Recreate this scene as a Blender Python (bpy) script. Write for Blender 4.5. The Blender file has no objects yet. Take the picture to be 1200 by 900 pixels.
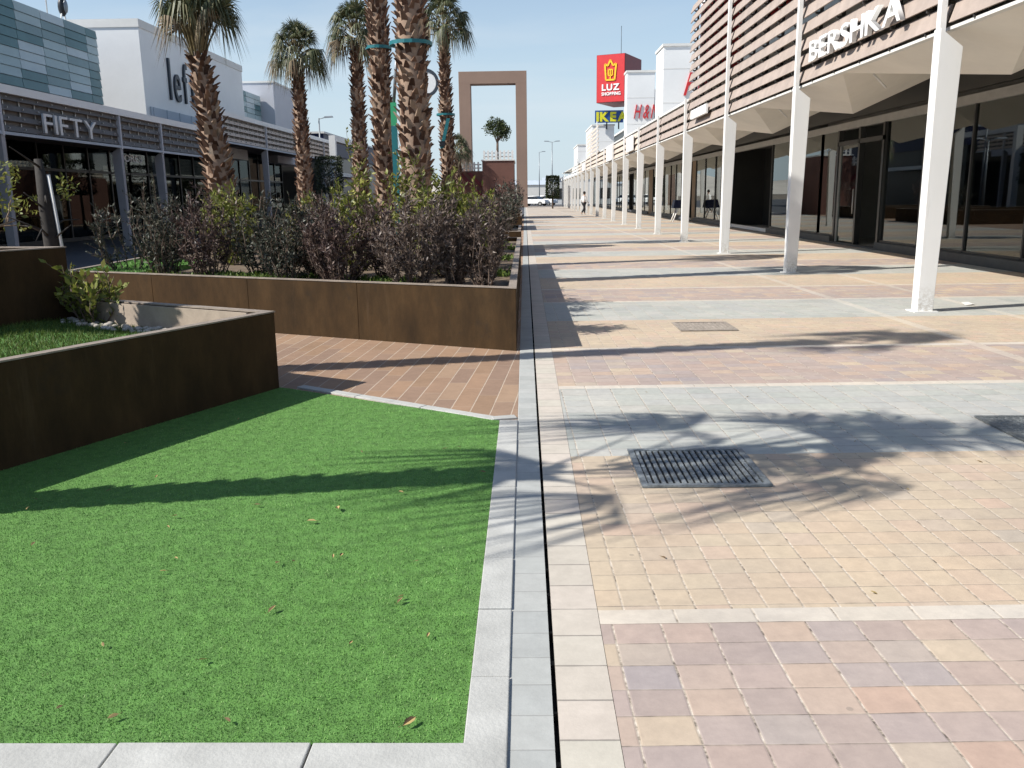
import bpy, bmesh, math, random
from math import sin, cos, pi, radians, sqrt, atan2
from mathutils import Vector, Matrix

scene = bpy.context.scene
COL = scene.collection
R = random.Random(7)

# ------------------------------------------------------------------ mesh builder
def xf(M, p):
    return tuple(M @ Vector(p)) if M is not None else tuple(p)

class MB:
    def __init__(s):
        s.v, s.f, s.mi, s.sm = [], [], [], []
        s.cur, s.smooth, s.M = 0, False, None
    def pt(s, p):
        s.v.append(xf(s.M, p)); return len(s.v) - 1
    def face(s, idx):
        s.f.append(tuple(idx)); s.mi.append(s.cur); s.sm.append(s.smooth)
    def poly(s, pts):
        s.face([s.pt(p) for p in pts])
    def box(s, x0, x1, y0, y1, z0, z1, taper=None):
        a = [(x0, y0), (x1, y0), (x1, y1), (x0, y1)]
        b = a
        if taper is not None:
            cx, cy = (x0 + x1) / 2, (y0 + y1) / 2
            b = [(cx + (x - cx) * taper, cy + (y - cy) * taper) for x, y in a]
        i = [s.pt((x, y, z0)) for x, y in a] + [s.pt((x, y, z1)) for x, y in b]
        for q in ((0, 3, 2, 1), (4, 5, 6, 7), (0, 1, 5, 4), (1, 2, 6, 5), (2, 3, 7, 6), (3, 0, 4, 7)):
            s.face([i[k] for k in q])
    def hexa(s, lo, hi):
        n = len(lo)
        i = [s.pt(p) for p in lo] + [s.pt(p) for p in hi]
        s.face(list(range(i[0] + n - 1, i[0] - 1, -1))); s.face([k + n for k in range(i[0], i[0] + n)])
        for k in range(n):
            j = (k + 1) % n
            s.face((i[k], i[j], i[j + n], i[k + n]))
    def prism(s, poly, z0, z1):
        s.hexa([(x, y, z0) for x, y in poly], [(x, y, z1) for x, y in poly])
    def ring(s, outer, inner, z0, z1):
        n = len(outer)
        a = [s.pt((x, y, z0)) for x, y in outer]; b = [s.pt((x, y, z1)) for x, y in outer]
        c = [s.pt((x, y, z1)) for x, y in inner]; d = [s.pt((x, y, z0)) for x, y in inner]
        for k in range(n):
            j = (k + 1) % n
            s.face((a[k], a[j], b[j], b[k])); s.face((b[k], b[j], c[j], c[k])); s.face((c[k], c[j], d[j], d[k]))
    def tube(s, pts, rad, n=8, cap=True, smooth=True):
        pts = [Vector(p) for p in pts]
        if not isinstance(rad, (list, tuple)): rad = [rad] * len(pts)
        rings = []
        old = s.smooth; s.smooth = smooth
        for k, p in enumerate(pts):
            t = (pts[min(k + 1, len(pts) - 1)] - pts[max(k - 1, 0)])
            t = t.normalized() if t.length > 1e-9 else Vector((0, 0, 1))
            u = t.cross(Vector((0, 0, 1)) if abs(t.z) < .9 else Vector((1, 0, 0))).normalized()
            w = u.cross(t)
            rings.append([s.pt(p + (u * cos(2 * pi * q / n) + w * sin(2 * pi * q / n)) * rad[k]) for q in range(n)])
        for a, b in zip(rings, rings[1:]):
            for q in range(n):
                s.face((a[q], b[q], b[(q + 1) % n], a[(q + 1) % n]))
        s.smooth = old
        if cap:
            s.face(rings[0]); s.face(rings[-1][::-1])
    def ball(s, c, r, nu=10, nv=6):
        if not isinstance(r, (tuple, list)): r = (r, r, r)
        old = s.smooth; s.smooth = True
        rows = []
        for j in range(1, nv):
            th = pi * j / nv
            rows.append([s.pt((c[0] + r[0] * sin(th) * cos(2 * pi * i / nu), c[1] + r[1] * sin(th) * sin(2 * pi * i / nu), c[2] + r[2] * cos(th))) for i in range(nu)])
        t = s.pt((c[0], c[1], c[2] + r[2])); b = s.pt((c[0], c[1], c[2] - r[2]))
        for i in range(nu):
            j = (i + 1) % nu
            s.face((t, rows[0][i], rows[0][j])); s.face((b, rows[-1][j], rows[-1][i]))
            for a, d in zip(rows, rows[1:]): s.face((a[i], d[i], d[j], a[j]))
        s.smooth = old
    def build(s, name, mats, parent=None, origin=None, bevel=0):
        if not isinstance(mats, (list, tuple)): mats = [mats]
        o0 = Vector((0, 0, 0))
        if parent is not None:
            q = parent
            while q is not None:
                o0 = o0 + q.location; q = q.parent
        elif origin is not None:
            o0 = Vector(origin)
        me = bpy.data.meshes.new(name)
        me.from_pydata([(x - o0.x, y - o0.y, z - o0.z) for x, y, z in s.v], [], s.f)
        for m in mats: me.materials.append(m)
        me.polygons.foreach_set('material_index', s.mi)
        me.polygons.foreach_set('use_smooth', s.sm)
        me.update()
        ob = bpy.data.objects.new(name, me)
        COL.objects.link(ob)
        if parent is not None: ob.parent = parent
        elif origin is not None: ob.location = o0
        if bevel:
            md = ob.modifiers.new('bevel', 'BEVEL'); md.width = bevel; md.segments = 2; md.limit_method = 'ANGLE'
        return ob

def thing(name, loc, label, cat, group=None):
    o = bpy.data.objects.new(name, None); COL.objects.link(o)
    o.location = loc; o.empty_display_size = .1
    o['label'] = label; o['category'] = cat
    if group: o['group'] = group
    return o
def tag(o, label=None, cat=None, group=None, kind=None):
    if label: o['label'] = label
    if cat: o['category'] = cat
    if group: o['group'] = group
    if kind: o['kind'] = kind
    return o

# ------------------------------------------------------------------ materials
class NT:
    def __init__(s, name):
        s.m = bpy.data.materials.new(name); s.m.use_nodes = True
        s.t = s.m.node_tree; s.t.nodes.clear()
        s.out = s.n('ShaderNodeOutputMaterial')
    def n(s, typ, **kw):
        x = s.t.nodes.new(typ)
        for k, v in kw.items(): setattr(x, k, v)
        return x
    def put(s, sock, v):
        if hasattr(v, 'is_output') or isinstance(v, bpy.types.NodeSocket): s.t.links.new(v, sock)
        else: sock.default_value = v
    def math(s, op, a, b=0.0, clamp=False):
        x = s.n('ShaderNodeMath', operation=op, use_clamp=clamp)
        s.put(x.inputs[0], a); s.put(x.inputs[1], b)
        return x.outputs[0]
    def mix(s, f, a, b, blend='MIX'):
        x = s.n('ShaderNodeMix', data_type='RGBA', blend_type=blend)
        s.put(x.inputs[0], f)
        for k, v in ((6, a), (7, b)):
            s.put(x.inputs[k], (*v, 1) if isinstance(v, (tuple, list)) and len(v) == 3 else v)
        return x.outputs[2]
    def noise(s, scale, detail=4, rough=.6, vec=None, dim='3D'):
        x = s.n('ShaderNodeTexNoise', noise_dimensions=dim)
        x.inputs['Scale'].default_value = scale; x.inputs['Detail'].default_value = detail; x.inputs['Roughness'].default_value = rough
        if vec is not None: s.t.links.new(vec, x.inputs['Vector'])
        return x.outputs[0]
    def ramp(s, f, stops, interp='LINEAR'):
        x = s.n('ShaderNodeValToRGB'); x.color_ramp.interpolation = interp
        e = x.color_ramp.elements
        while len(e) < len(stops): e.new(.5)
        for q, (p, c) in zip(e, stops):
            q.position = p; q.color = (*c, 1) if len(c) == 3 else c
        s.put(x.inputs[0], f)
        return x.outputs[0]
    def obj(s):
        return s.n('ShaderNodeTexCoord').outputs['Object']
    def pos(s):
        return s.n('ShaderNodeNewGeometry').outputs['Position']
    def island(s):
        return s.n('ShaderNodeNewGeometry').outputs['Random Per Island']
    def scale(s, vec, sc):
        x = s.n('ShaderNodeMapping'); s.t.links.new(vec, x.inputs[0]); x.inputs['Scale'].default_value = sc
        return x.outputs[0]
    def bump(s, h, strength=.3, dist=.01):
        x = s.n('ShaderNodeBump'); x.inputs['Strength'].default_value = strength; x.inputs['Distance'].default_value = dist
        s.t.links.new(h, x.inputs['Height']); return x.outputs[0]
    def bsdf(s, col, rough=.6, metal=0, spec=.5, normal=None, **kw):
        x = s.n('ShaderNodeBsdfPrincipled')
        s.put(x.inputs['Base Color'], (*col, 1) if isinstance(col, (tuple, list)) else col)
        s.put(x.inputs['Roughness'], rough); x.inputs['Metallic'].default_value = metal
        x.inputs['Specular IOR Level'].default_value = spec
        if normal is not None: s.t.links.new(normal, x.inputs['Normal'])
        for k, v in kw.items(): s.put(x.inputs[k], v)
        return x.outputs[0]
    def done(s, sh):
        s.t.links.new(sh, s.out.inputs['Surface']); return s.m

def plain(name, col, rough=.6, var=.12, scale=3.0, bump=0.0, bscale=40, metal=0, spec=.4, streak=False):
    n = NT(name)
    p = n.obj()
    f = n.noise(scale, 6, .65, n.scale(p, (1, 1, .25)) if streak else p)
    a = tuple(c * (1 - var) for c in col); b = tuple(min(1, c * (1 + var)) for c in col)
    c = n.ramp(f, [(.3, a), (.7, b)])
    nm = n.bump(n.noise(bscale, 3, .6, p), bump, .01) if bump else None
    return n.done(n.bsdf(c, rough, metal, spec, nm))

def leafmat(name, stops, rough=.5, trans=.25):
    n = NT(name)
    c = n.ramp(n.island(), stops)
    b = n.bsdf(c, rough, 0, .35)
    t = n.n('ShaderNodeBsdfTranslucent'); n.t.links.new(c, t.inputs[0])
    m = n.n('ShaderNodeMixShader'); m.inputs[0].default_value = trans
    n.t.links.new(b, m.inputs[1]); n.t.links.new(t.outputs[0], m.inputs[2])
    return n.done(m.outputs[0])

def plaza_mat():
    n = NT('plaza_pavers')
    mp = n.n('ShaderNodeMapping'); n.t.links.new(n.obj(), mp.inputs[0])
    mp.inputs['Rotation'].default_value = (0, 0, radians(-1.0))
    sp = n.n('ShaderNodeSeparateXYZ'); n.t.links.new(mp.outputs[0], sp.inputs[0])
    x, y = sp.outputs[0], sp.outputs[1]
    m = n.math('FLOORED_MODULO', n.math('SUBTRACT', y, 2.95), 5.8)
    def between(v, a, b): return n.math('MULTIPLY', n.math('GREATER_THAN', v, a), n.math('LESS_THAN', v, b))
    yel = between(m, .11, 2.11); gre = between(m, 2.11, 3.99); pin = n.math('GREATER_THAN', m, 4.1)
    lng = n.math('MAXIMUM', between(x, 4.68, 4.81), between(x, 6.22, 6.34))
    whi = n.math('MAXIMUM', n.math('MAXIMUM', n.math('LESS_THAN', m, .11), between(m, 3.99, 4.1)), lng)
    notw = n.math('SUBTRACT', 1, whi)
    def pick(a, b, c, d):
        s1 = n.math('ADD', n.math('MULTIPLY', yel, a), n.math('MULTIPLY', gre, b))
        s2 = n.math('ADD', n.math('MULTIPLY', pin, c), 0)
        w = n.math('ADD', s1, s2)
        return n.math('ADD', n.math('MULTIPLY', w, notw), n.math('MULTIPLY', whi, d))
    sx = pick(.138, .20, .178, .30); sy = pick(.142, .188, .146, .30)
    # hand-laid: joints wander a little
    wob = n.noise(1.3, 2, .5, mp.outputs[0])
    wx = n.math('ADD', x, n.math('MULTIPLY', n.math('SUBTRACT', wob, .5), .012))
    wy = n.math('ADD', y, n.math('MULTIPLY', n.math('SUBTRACT', n.noise(1.7, 2, .5, mp.outputs[0]), .5), .014))
    u = n.math('DIVIDE', wx, sx); v = n.math('DIVIDE', n.math('SUBTRACT', wy, 2.95), sy)
    fu, fv = n.math('FLOOR', u), n.math('FLOOR', v)
    cb = n.n('ShaderNodeCombineXYZ'); n.put(cb.inputs[0], fu); n.put(cb.inputs[1], fv); n.put(cb.inputs[2], n.math('ADD', yel, n.math('MULTIPLY', gre, 2)))
    wn = n.n('ShaderNodeTexWhiteNoise', noise_dimensions='3D'); n.t.links.new(cb.outputs[0], wn.inputs['Vector'])
    r = wn.outputs['Value']
    cy = n.ramp(r, [(0, (.465, .37, .28)), (.3, (.48, .40, .30)), (.6, (.445, .37, .285)), (.85, (.50, .38, .295)), (1, (.435, .375, .305))])
    cg = n.ramp(r, [(0, (.36, .375, .35)), (.4, (.41, .42, .39)), (.8, (.385, .39, .375)), (1, (.44, .435, .405))])
    cp = n.ramp(r, [(0, (.35, .29, .265)), (.2, (.405, .315, .27)), (.4, (.37, .31, .29)), (.6, (.445, .345, .275)), (.75, (.335, .295, .29)), (.9, (.465, .385, .295)), (1, (.43, .315, .255))])
    cw = n.ramp(r, [(0, (.52, .48, .415)), (1, (.57, .53, .47))])
    c = n.mix(yel, cp, cy); c = n.mix(gre, c, cg); c = n.mix(n.math('MULTIPLY', whi, n.math('SUBTRACT', .85, n.math('MULTIPLY', lng, .35))), c, cw)
    # neighbouring pavers share batches of colour
    c = n.mix(.8, c, n.ramp(n.noise(.9, 3, .6, mp.outputs[0]), [(.3, (.86, .86, .88)), (.7, (1.08, 1.05, 1.0))]), 'MULTIPLY')
    c = n.mix(.55, c, n.ramp(n.noise(14, 5, .7, mp.outputs[0]), [(.25, (.72, .72, .73)), (.75, (1.15, 1.15, 1.13))]), 'MULTIPLY')
    # dirt stains
    c = n.mix(n.ramp(n.noise(.55, 6, .7, n.scale(mp.outputs[0], (1, 1.7, 1))), [(.52, (0, 0, 0)), (.72, (.42, .42, .42))]), c, (.27, .235, .20))
    # small spots: gum and drips
    vo = n.n('ShaderNodeTexVoronoi'); vo.inputs['Scale'].default_value = 2.6; n.t.links.new(mp.outputs[0], vo.inputs['Vector'])
    sp_ = n.math('LESS_THAN', vo.outputs['Distance'], n.math('MULTIPLY', n.noise(3.1, 2, .5, mp.outputs[0]), .055))
    c = n.mix(n.math('MULTIPLY', sp_, .45), c, (.20, .175, .15))
    du = n.math('MULTIPLY', n.math('SUBTRACT', .5, n.math('ABSOLUTE', n.math('SUBTRACT', n.math('FRACT', u), .5))), sx)
    dv = n.math('MULTIPLY', n.math('SUBTRACT', .5, n.math('ABSOLUTE', n.math('SUBTRACT', n.math('FRACT', v), .5))), sy)
    jn = n.noise(9, 3, .7, mp.outputs[0])
    ju = n.math('LESS_THAN', du, n.math('MULTIPLY', jn, .0068)); jv = n.math('LESS_THAN', dv, n.math('MULTIPLY', jn, .0044))
    sand = n.ramp(n.noise(23, 3, .7, mp.outputs[0]), [(.34, (.09, .075, .06)), (.5, (.42, .36, .29)), (.7, (.62, .56, .48))])
    sand2 = n.ramp(n.noise(7, 3, .7, mp.outputs[0]), [(.35, (.12, .10, .085)), (.65, (.34, .29, .235))])
    c = n.mix(n.math('MULTIPLY', ju, .85), c, sand); c = n.mix(n.math('MULTIPLY', jv, .8), c, sand2)
    dd = n.math('MINIMUM', du, dv)
    h = n.math('MULTIPLY', n.math('MINIMUM', dd, .008), 125)
    h = n.math('ADD', h, n.math('MULTIPLY', r, .25)); h = n.math('ADD', h, n.math('MULTIPLY', n.noise(60, 4, .7, mp.outputs[0]), .5))
    return n.done(n.bsdf(c, .78, 0, .3, n.bump(h, .35, .004)))

def strip_mat(name, w, l, cols, jw=.004, off=(0, 0), rough=.8, jcol=(.12, .11, .10), rot=0, stag=0):
    """pavers in a grid: w across (x), l along (y)"""
    n = NT(name)
    mp = n.n('ShaderNodeMapping'); n.t.links.new(n.obj(), mp.inputs[0]); mp.inputs['Rotation'].default_value = (0, 0, rot)
    sp = n.n('ShaderNodeSeparateXYZ'); n.t.links.new(mp.outputs[0], sp.inputs[0])
    u = n.math('DIVIDE', n.math('SUBTRACT', sp.outputs[0], off[0]), w)
    v = n.math('DIVIDE', n.math('SUBTRACT', sp.outputs[1], off[1]), l)
    fu = n.math('FLOOR', u)
    if stag: v = n.math('ADD', v, n.math('MULTIPLY', n.math('FLOORED_MODULO', n.math('MULTIPLY', fu, .37), 1), 1))
    cb = n.n('ShaderNodeCombineXYZ'); n.put(cb.inputs[0], fu); n.put(cb.inputs[1], n.math('FLOOR', v))
    wn = n.n('ShaderNodeTexWhiteNoise', noise_dimensions='2D'); n.t.links.new(cb.outputs[0], wn.inputs['Vector'])
    r = wn.outputs['Value']
    c = n.ramp(r, [(k / (len(cols) - 1), q) for k, q in enumerate(cols)])
    c = n.mix(.7, c, n.ramp(n.noise(11, 6, .75, mp.outputs[0]), [(.25, (.8, .8, .8)), (.75, (1.1, 1.1, 1.1))]), 'MULTIPLY')
    c = n.mix(.6, c, n.ramp(n.noise(1.6, 5, .7, mp.outputs[0]), [(.3, (.8, .79, .78)), (.65, (1.05, 1.05, 1.05))]), 'MULTIPLY')
    du = n.math('MULTIPLY', n.math('SUBTRACT', .5, n.math('ABSOLUTE', n.math('SUBTRACT', n.math('FRACT', u), .5))), w)
    dv = n.math('MULTIPLY', n.math('SUBTRACT', .5, n.math('ABSOLUTE', n.math('SUBTRACT', n.math('FRACT', v), .5))), l)
    jn = n.math('MULTIPLY', n.noise(8, 3, .7, mp.outputs[0]), jw * 2)
    j = n.math('LESS_THAN', n.math('MINIMUM', du, dv) if not stag else du, jn)
    if stag:
        j = n.math('MAXIMUM', j, n.math('MULTIPLY', n.math('LESS_THAN', dv, jn), .5))
    c = n.mix(n.math('MULTIPLY', j, .8), c, jcol)
    h = n.math('ADD', n.math('MULTIPLY', n.math('MINIMUM', n.math('MINIMUM', du, dv), .006), 160), n.math('MULTIPLY', n.noise(70, 4, .7, mp.outputs[0]), .5))
    return n.done(n.bsdf(c, rough, 0, .3, n.bump(h, .35, .004)))

def corten(name='corten'):
    n = NT(name)
    p = n.obj()
    f = n.noise(2.2, 6, .7, n.scale(p, (1, 1, .35)))
    g = n.noise(4, 6, .75, n.scale(p, (1, 1, .45)))
    c = n.ramp(f, [(.25, (.030, .019, .010)), (.5, (.047, .029, .014)), (.75, (.068, .043, .021))])
    c = n.mix(.9, c, n.ramp(g, [(.3, (.68, .68, .70)), (.7, (1.32, 1.22, 1.1))]), 'MULTIPLY')
    st = n.ramp(n.noise(3, 5, .8, n.scale(p, (1, 1, .10))), [(.58, (0, 0, 0)), (.70, (.30, .30, .30))])
    c = n.mix(st, c, (.105, .070, .045))
    c = n.mix(n.ramp(n.noise(1.1, 5, .75, p), [(.62, (0, 0, 0)), (.7, (.5, .5, .5))]), c, (.026, .020, .015))
    return n.done(n.bsdf(c, .75, 0, .12, n.bump(n.noise(90, 4, .7, p), .25, .004)))

def glassmat(name, tint=(.5, .55, .53), refl=1.0):
    n = NT(name)
    fr = n.n('ShaderNodeFresnel'); fr.inputs[0].default_value = 1.5
    k = n.math('ADD', n.math('MULTIPLY', fr.outputs[0], 1.25 * refl), .03, True)
    tr = n.n('ShaderNodeBsdfTransparent'); tr.inputs[0].default_value = (*tint, 1)
    gl = n.n('ShaderNodeBsdfGlossy'); gl.inputs['Roughness'].default_value = .015; gl.inputs[0].default_value = (.9, .95, .93, 1)
    mx = n.n('ShaderNodeMixShader'); n.t.links.new(k, mx.inputs[0]); n.t.links.new(tr.outputs[0], mx.inputs[1]); n.t.links.new(gl.outputs[0], mx.inputs[2])
    return n.done(mx.outputs[0])

def trunkmat():
    n = NT('palm_trunk')
    c = n.ramp(n.island(), [(0, (.06, .035, .026)), (.4, (.13, .075, .053)), (.72, (.24, .155, .11)), (1, (.46, .37, .29))])
    c = n.mix(.7, c, n.ramp(n.noise(18, 5, .75, n.obj()), [(.3, (.6, .58, .56)), (.7, (1.25, 1.2, 1.15))]), 'MULTIPLY')
    return n.done(n.bsdf(c, .85, 0, .2))

def whitepaint():
    n = NT('white_paint'); p = n.obj()
    c = n.ramp(n.noise(1.5, 5, .6, n.scale(p, (1, 1, .2))), [(.3, (.70, .70, .68)), (.7, (.77, .77, .755))])
    gr = n.ramp(n.noise(11, 5, .8, n.scale(p, (1, 1, .10))), [(.60, (0, 0, 0)), (.72, (.35, .35, .35))])
    c = n.mix(gr, c, (.50, .47, .42))
    sz = n.n('ShaderNodeSeparateXYZ'); n.t.links.new(p, sz.inputs[0])
    mr = n.n('ShaderNodeMapRange'); n.t.links.new(sz.outputs[2], mr.inputs[0])
    mr.inputs[1].default_value = .02; mr.inputs[2].default_value = .38; mr.inputs[3].default_value = .9; mr.inputs[4].default_value = 0
    dirt = n.math('MULTIPLY', mr.outputs[0], n.ramp(n.noise(26, 5, .8, p), [(.42, (0, 0, 0)), (.62, (1, 1, 1))]))
    c = n.mix(dirt, c, (.38, .33, .27))
    return n.done(n.bsdf(c, .45, 0, .4, n.bump(n.noise(30, 3, .6, p), .06, .01)))
def turfmat():
    n = NT('turf_blades')
    c = n.ramp(n.island(), [(0, (.090, .208, .040)), (.5, (.130, .290, .060)), (.85, (.176, .345, .088)), (1, (.30, .43, .18))])
    q = n.pos()
    c = n.mix(.9, c, n.ramp(n.noise(1.1, 5, .65, n.scale(q, (1, 1.8, 1))), [(.3, (.78, .80, .74)), (.55, (1, 1, 1)), (.75, (1.14, 1.08, 1.06))]), 'MULTIPLY')
    c = n.mix(.6, c, n.ramp(n.noise(7, 4, .7, q), [(.3, (.8, .82, .8)), (.7, (1.15, 1.12, 1.1))]), 'MULTIPLY')
    return n.done(n.bsdf(c, .6, 0, .3))
EMI = NT('shop_lamp'); _e = EMI.n('ShaderNodeEmission'); _e.inputs[0].default_value = (1, .93, .82, 1); _e.inputs[1].default_value = 9; EMI = EMI.done(_e.outputs[0])
MT = dict(
    plaza=plaza_mat(),
    cream=strip_mat('cream_pavers', .4, .205, [(.47, .43, .37), (.51, .45, .395), (.485, .455, .39)], .004, (.05, 0), jcol=(.20, .18, .16)),
    greyp=strip_mat('grey_pavers', .4, .17, [(.345, .355, .345), (.385, .395, .38), (.36, .37, .355), (.40, .405, .39)], .0025, (-.2, 0), jcol=(.25, .25, .24)),
    terra=strip_mat('terracotta_pavers', .155, .62, [(.26, .17, .11), (.31, .20, .13), (.245, .165, .12), (.33, .225, .15)], .0042, (-.08, 0), jcol=(.42, .35, .28), rot=radians(4), stag=1),
    asphalt=plain('asphalt', (.055, .057, .065), .85, .2, .8, .3, 120),
    dirt=plain('ground_dirt', (.16, .13, .10), .95, .3, .5, .5, 30),
    kerb=plain('pale_kerb', (.385, .385, .365), .8, .16, 4, .25, 70),
    mortar=plain('mortar', (.60, .585, .55), .9, .1, 9),
    black=plain('void_shade', (.006, .006, .006), .9, .1),  # near-black colour stands for the shade inside slots
    corten=corten(),
    rim=plain('planter_rim', (.24, .20, .165), .65, .25, 8, .2, 60),
    soil=plain('planter_soil', (.13, .095, .065), .95, .35, 6, .8, 40),
    turfbase=plain('turf_base', (.085, .195, .042), .9, .3, 14, .5, 160),
    white=whitepaint(),
    offwhite=plain('off_white', (.66, .655, .63), .6, .06, 1.2, .08, 30),
    panelwhite=plain('white_cladding', (.75, .76, .76), .5, .05, .6),
    lav=plain('pale_render', (.50, .51, .55), .7, .05, .5, .1, 50),
    greyblue=plain('grey_blue_panel', (.42, .47, .53), .6, .08, .6),
    slat=plain('terracotta_slat', (.36, .295, .255), .6, .16, 2.5, .15, 30),
    slat2=plain('pale_slat', (.52, .44, .37), .6, .14, 2.5),
    slatdark=plain('dark_slat', (.12, .112, .108), .6, .15, 2),
    bracket=plain('bracket_steel', (.05, .045, .04), .5, .1, metal=.3),
    ceil=plain('canopy_lining', (.76, .73, .665), .7, .07, 1.0, .05, 20),
    darkpanel=plain('black_panel', (.022, .023, .022), .35, .2, 1.2, spec=.5),
    frame=plain('dark_frame', (.045, .046, .045), .4, .1, metal=.3),
    alu=plain('aluminium', (.42, .42, .41), .4, .1, metal=.5),
    plinth=plain('dark_plinth', (.07, .072, .07), .6, .2, 4, .2, 50),
    glass=glassmat('shop_glass'),
    glassdim=glassmat('dim_glass', (.30, .33, .32), .16),
    interior=plain('shop_interior', (.045, .048, .046), .8, .3, .6),
    shopwall=plain('shop_wall', (.21, .21, .20), .8, .2, .6),
    leftgrey=plain('left_column_grey', (.33, .33, .35), .6, .1, 2),
    shopfloor=plain('shop_floor', (.30, .29, .27), .35, .1, 1),
    red=plain('red_panel', (.52, .03, .035), .5, .08),
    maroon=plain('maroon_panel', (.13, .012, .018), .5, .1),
    yellow=plain('yellow_letters', (.80, .48, .02), .5, .05),
    lime=plain('yellow_green_letters', (.72, .68, .03), .5, .05),
    blue=plain('blue_panel', (.02, .08, .30), .5, .1),
    navy=plain('navy_panel', (.012, .018, .06), .5, .2),
    iron=plain('cast_iron', (.20, .22, .23), .5, .5, 30, .5, 90, metal=.4),
    iron2=plain('worn_iron', (.16, .17, .17), .6, .35, 30, .5, 90, metal=.2),
    rust=plain('rusty_cover', (.27, .235, .20), .75, .3, 14, .5, 90),
    brownwall=plain('brown_render', (.15, .072, .055), .8, .12, 1.5, .2, 40),
    archb=plain('arch_render', (.265, .178, .135), .75, .08, .25, .1, 10),
    teal=plain('teal_strap', (.015, .15, .175), .5, .15),
    greenst=plain('green_strap', (.04, .36, .17), .5, .15),
    darkmetal=plain('dark_metal', (.03, .032, .036), .4, .1, metal=.5),
    lampgrey=plain('lamp_grey', (.22, .24, .26), .4, .1, metal=.4),
    signdark=plain('sign_dark', (.035, .045, .06), .5, .1),
    letter=plain('pale_letters', (.78, .78, .77), .45, .03),
    lettergrey=plain('grey_letters', (.62, .63, .64), .4, .05),
    wood=plain('weathered_wood', (.26, .19, .125), .8, .2, 6),
    hill=plain('hazed_hillside', (.46, .42, .37), .95, .18, .02),  # hill colour paled: distance haze mixed into it
    cloth1=plain('dark_garments', (.03, .03, .035), .9, .5, 8), cloth2=plain('red_garments', (.30, .03, .04), .9, .4, 8), cloth3=plain('grey_garments', (.22, .21, .20), .9, .4, 8),
    trunk=trunkmat(),
    darkbark=plain('dark_bark', (.03, .027, .025), .9, .3, 20),
    bark=plain('shrub_bark', (.12, .085, .065), .9, .3, 20),
    carwhite=plain('car_paint', (.78, .78, .78), .25, .02), carglass=plain('car_glass', (.02, .025, .03), .1, .1), tyre=plain('tyre', (.02, .02, .02), .8, .1),
    cargrey=plain('car_grey', (.25, .27, .30), .25, .05), lampred=plain('tail_lamp', (.35, .02, .02), .3, .1),
    skin=plain('skin', (.42, .27, .20), .6, .1), hair=plain('dark_hair', (.02, .015, .012), .7, .2),
    jacket=plain('pale_top', (.66, .65, .64), .8, .1, 20), trousers=plain('black_trousers', (.015, .015, .018), .8, .2, 20),
    paper=plain('paper', (.72, .70, .66), .8, .05),
    lining=plain('pale_lining', (.33, .27, .215), .9, .2, 5, .2, 50),
    stone=plain('pale_gravel', (.38, .35, .31), .9, .3, 12),
)
MT['turf'] = turfmat()
MT['lawn'] = leafmat('lawn_blades', [(0, (.03, .06, .010)), (.5, (.07, .12, .018)), (1, (.145, .19, .036))], .6, .2)
MT['palm'] = leafmat('palm_leaves', [(0, (.038, .054, .024)), (.5, (.085, .10, .048)), (.85, (.155, .16, .08)), (1, (.27, .235, .14))], .5, .15)
MT['palmdry'] = leafmat('dry_palm_leaves', [(0, (.10, .075, .045)), (.5, (.18, .135, .085)), (1, (.30, .235, .15))], .7, .1)
MT['stalk'] = plain('palm_stalk', (.16, .125, .06), .6, .3, 6)
MT['purple'] = leafmat('purple_foliage', [(0, (.030, .019, .018)), (.5, (.070, .043, .040)), (.85, (.130, .086, .074)), (1, (.21, .16, .13))], .5, .12)
MT['mauve'] = leafmat('mauve_foliage', [(0, (.045, .034, .032)), (.5, (.105, .078, .068)), (.85, (.175, .135, .112)), (1, (.27, .22, .175))], .5, .12)
MT['olive'] = leafmat('olive_foliage', [(0, (.018, .022, .017)), (.5, (.042, .050, .036)), (.85, (.085, .092, .066)), (1, (.15, .15, .11))], .5, .12)
MT['ygreen'] = leafmat('yellow_green_foliage', [(0, (.075, .095, .018)), (.5, (.15, .175, .032)), (.85, (.25, .26, .055)), (1, (.36, .34, .10))], .5, .25)
MT['dark'] = leafmat('dark_hedge_leaves', [(0, (.010, .016, .007)), (.6, (.028, .04, .016)), (1, (.06, .075, .03))], .5, .1)
MT['treegreen'] = leafmat('tree_leaves', [(0, (.02, .036, .012)), (.6, (.055, .075, .026)), (1, (.12, .14, .055))], .5, .15)
MT['leafdry'] = leafmat('dead_leaf', [(0, (.22, .12, .05)), (.35, (.42, .31, .13)), (.6, (.13, .08, .045)), (.8, (.48, .46, .22)), (1, (.60, .54, .36))], .8, .1)
EXPOSURE, SKYS, AIR, DUST, OZ = 0.55, .10, 1.0, .4, 1.5

# ------------------------------------------------------------------ camera, light
F = 1020.0; roll = radians(0.8); H = 1.55
Yd = Vector((15, -221, F)).normalized()
hx = Vector((cos(roll), -sin(roll), 0)); Xd = (hx - Yd * hx.dot(Yd)).normalized()
Zd = Yd.cross(Xd)
if Zd.y > 0: Zd = -Zd
cam = bpy.data.cameras.new('camera'); co = bpy.data.objects.new('camera', cam); COL.objects.link(co)
mw = Matrix(((Xd.x, -Xd.y, -Xd.z), (Yd.x, -Yd.y, -Yd.z), (Zd.x, -Zd.y, -Zd.z))).to_4x4()
mw.translation = (0, 0, H)
co.matrix_world = mw
cam.sensor_width = 36; cam.lens = 36 * F / 1200; cam.clip_start = .05; cam.clip_end = 5000
scene.camera = co

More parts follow.
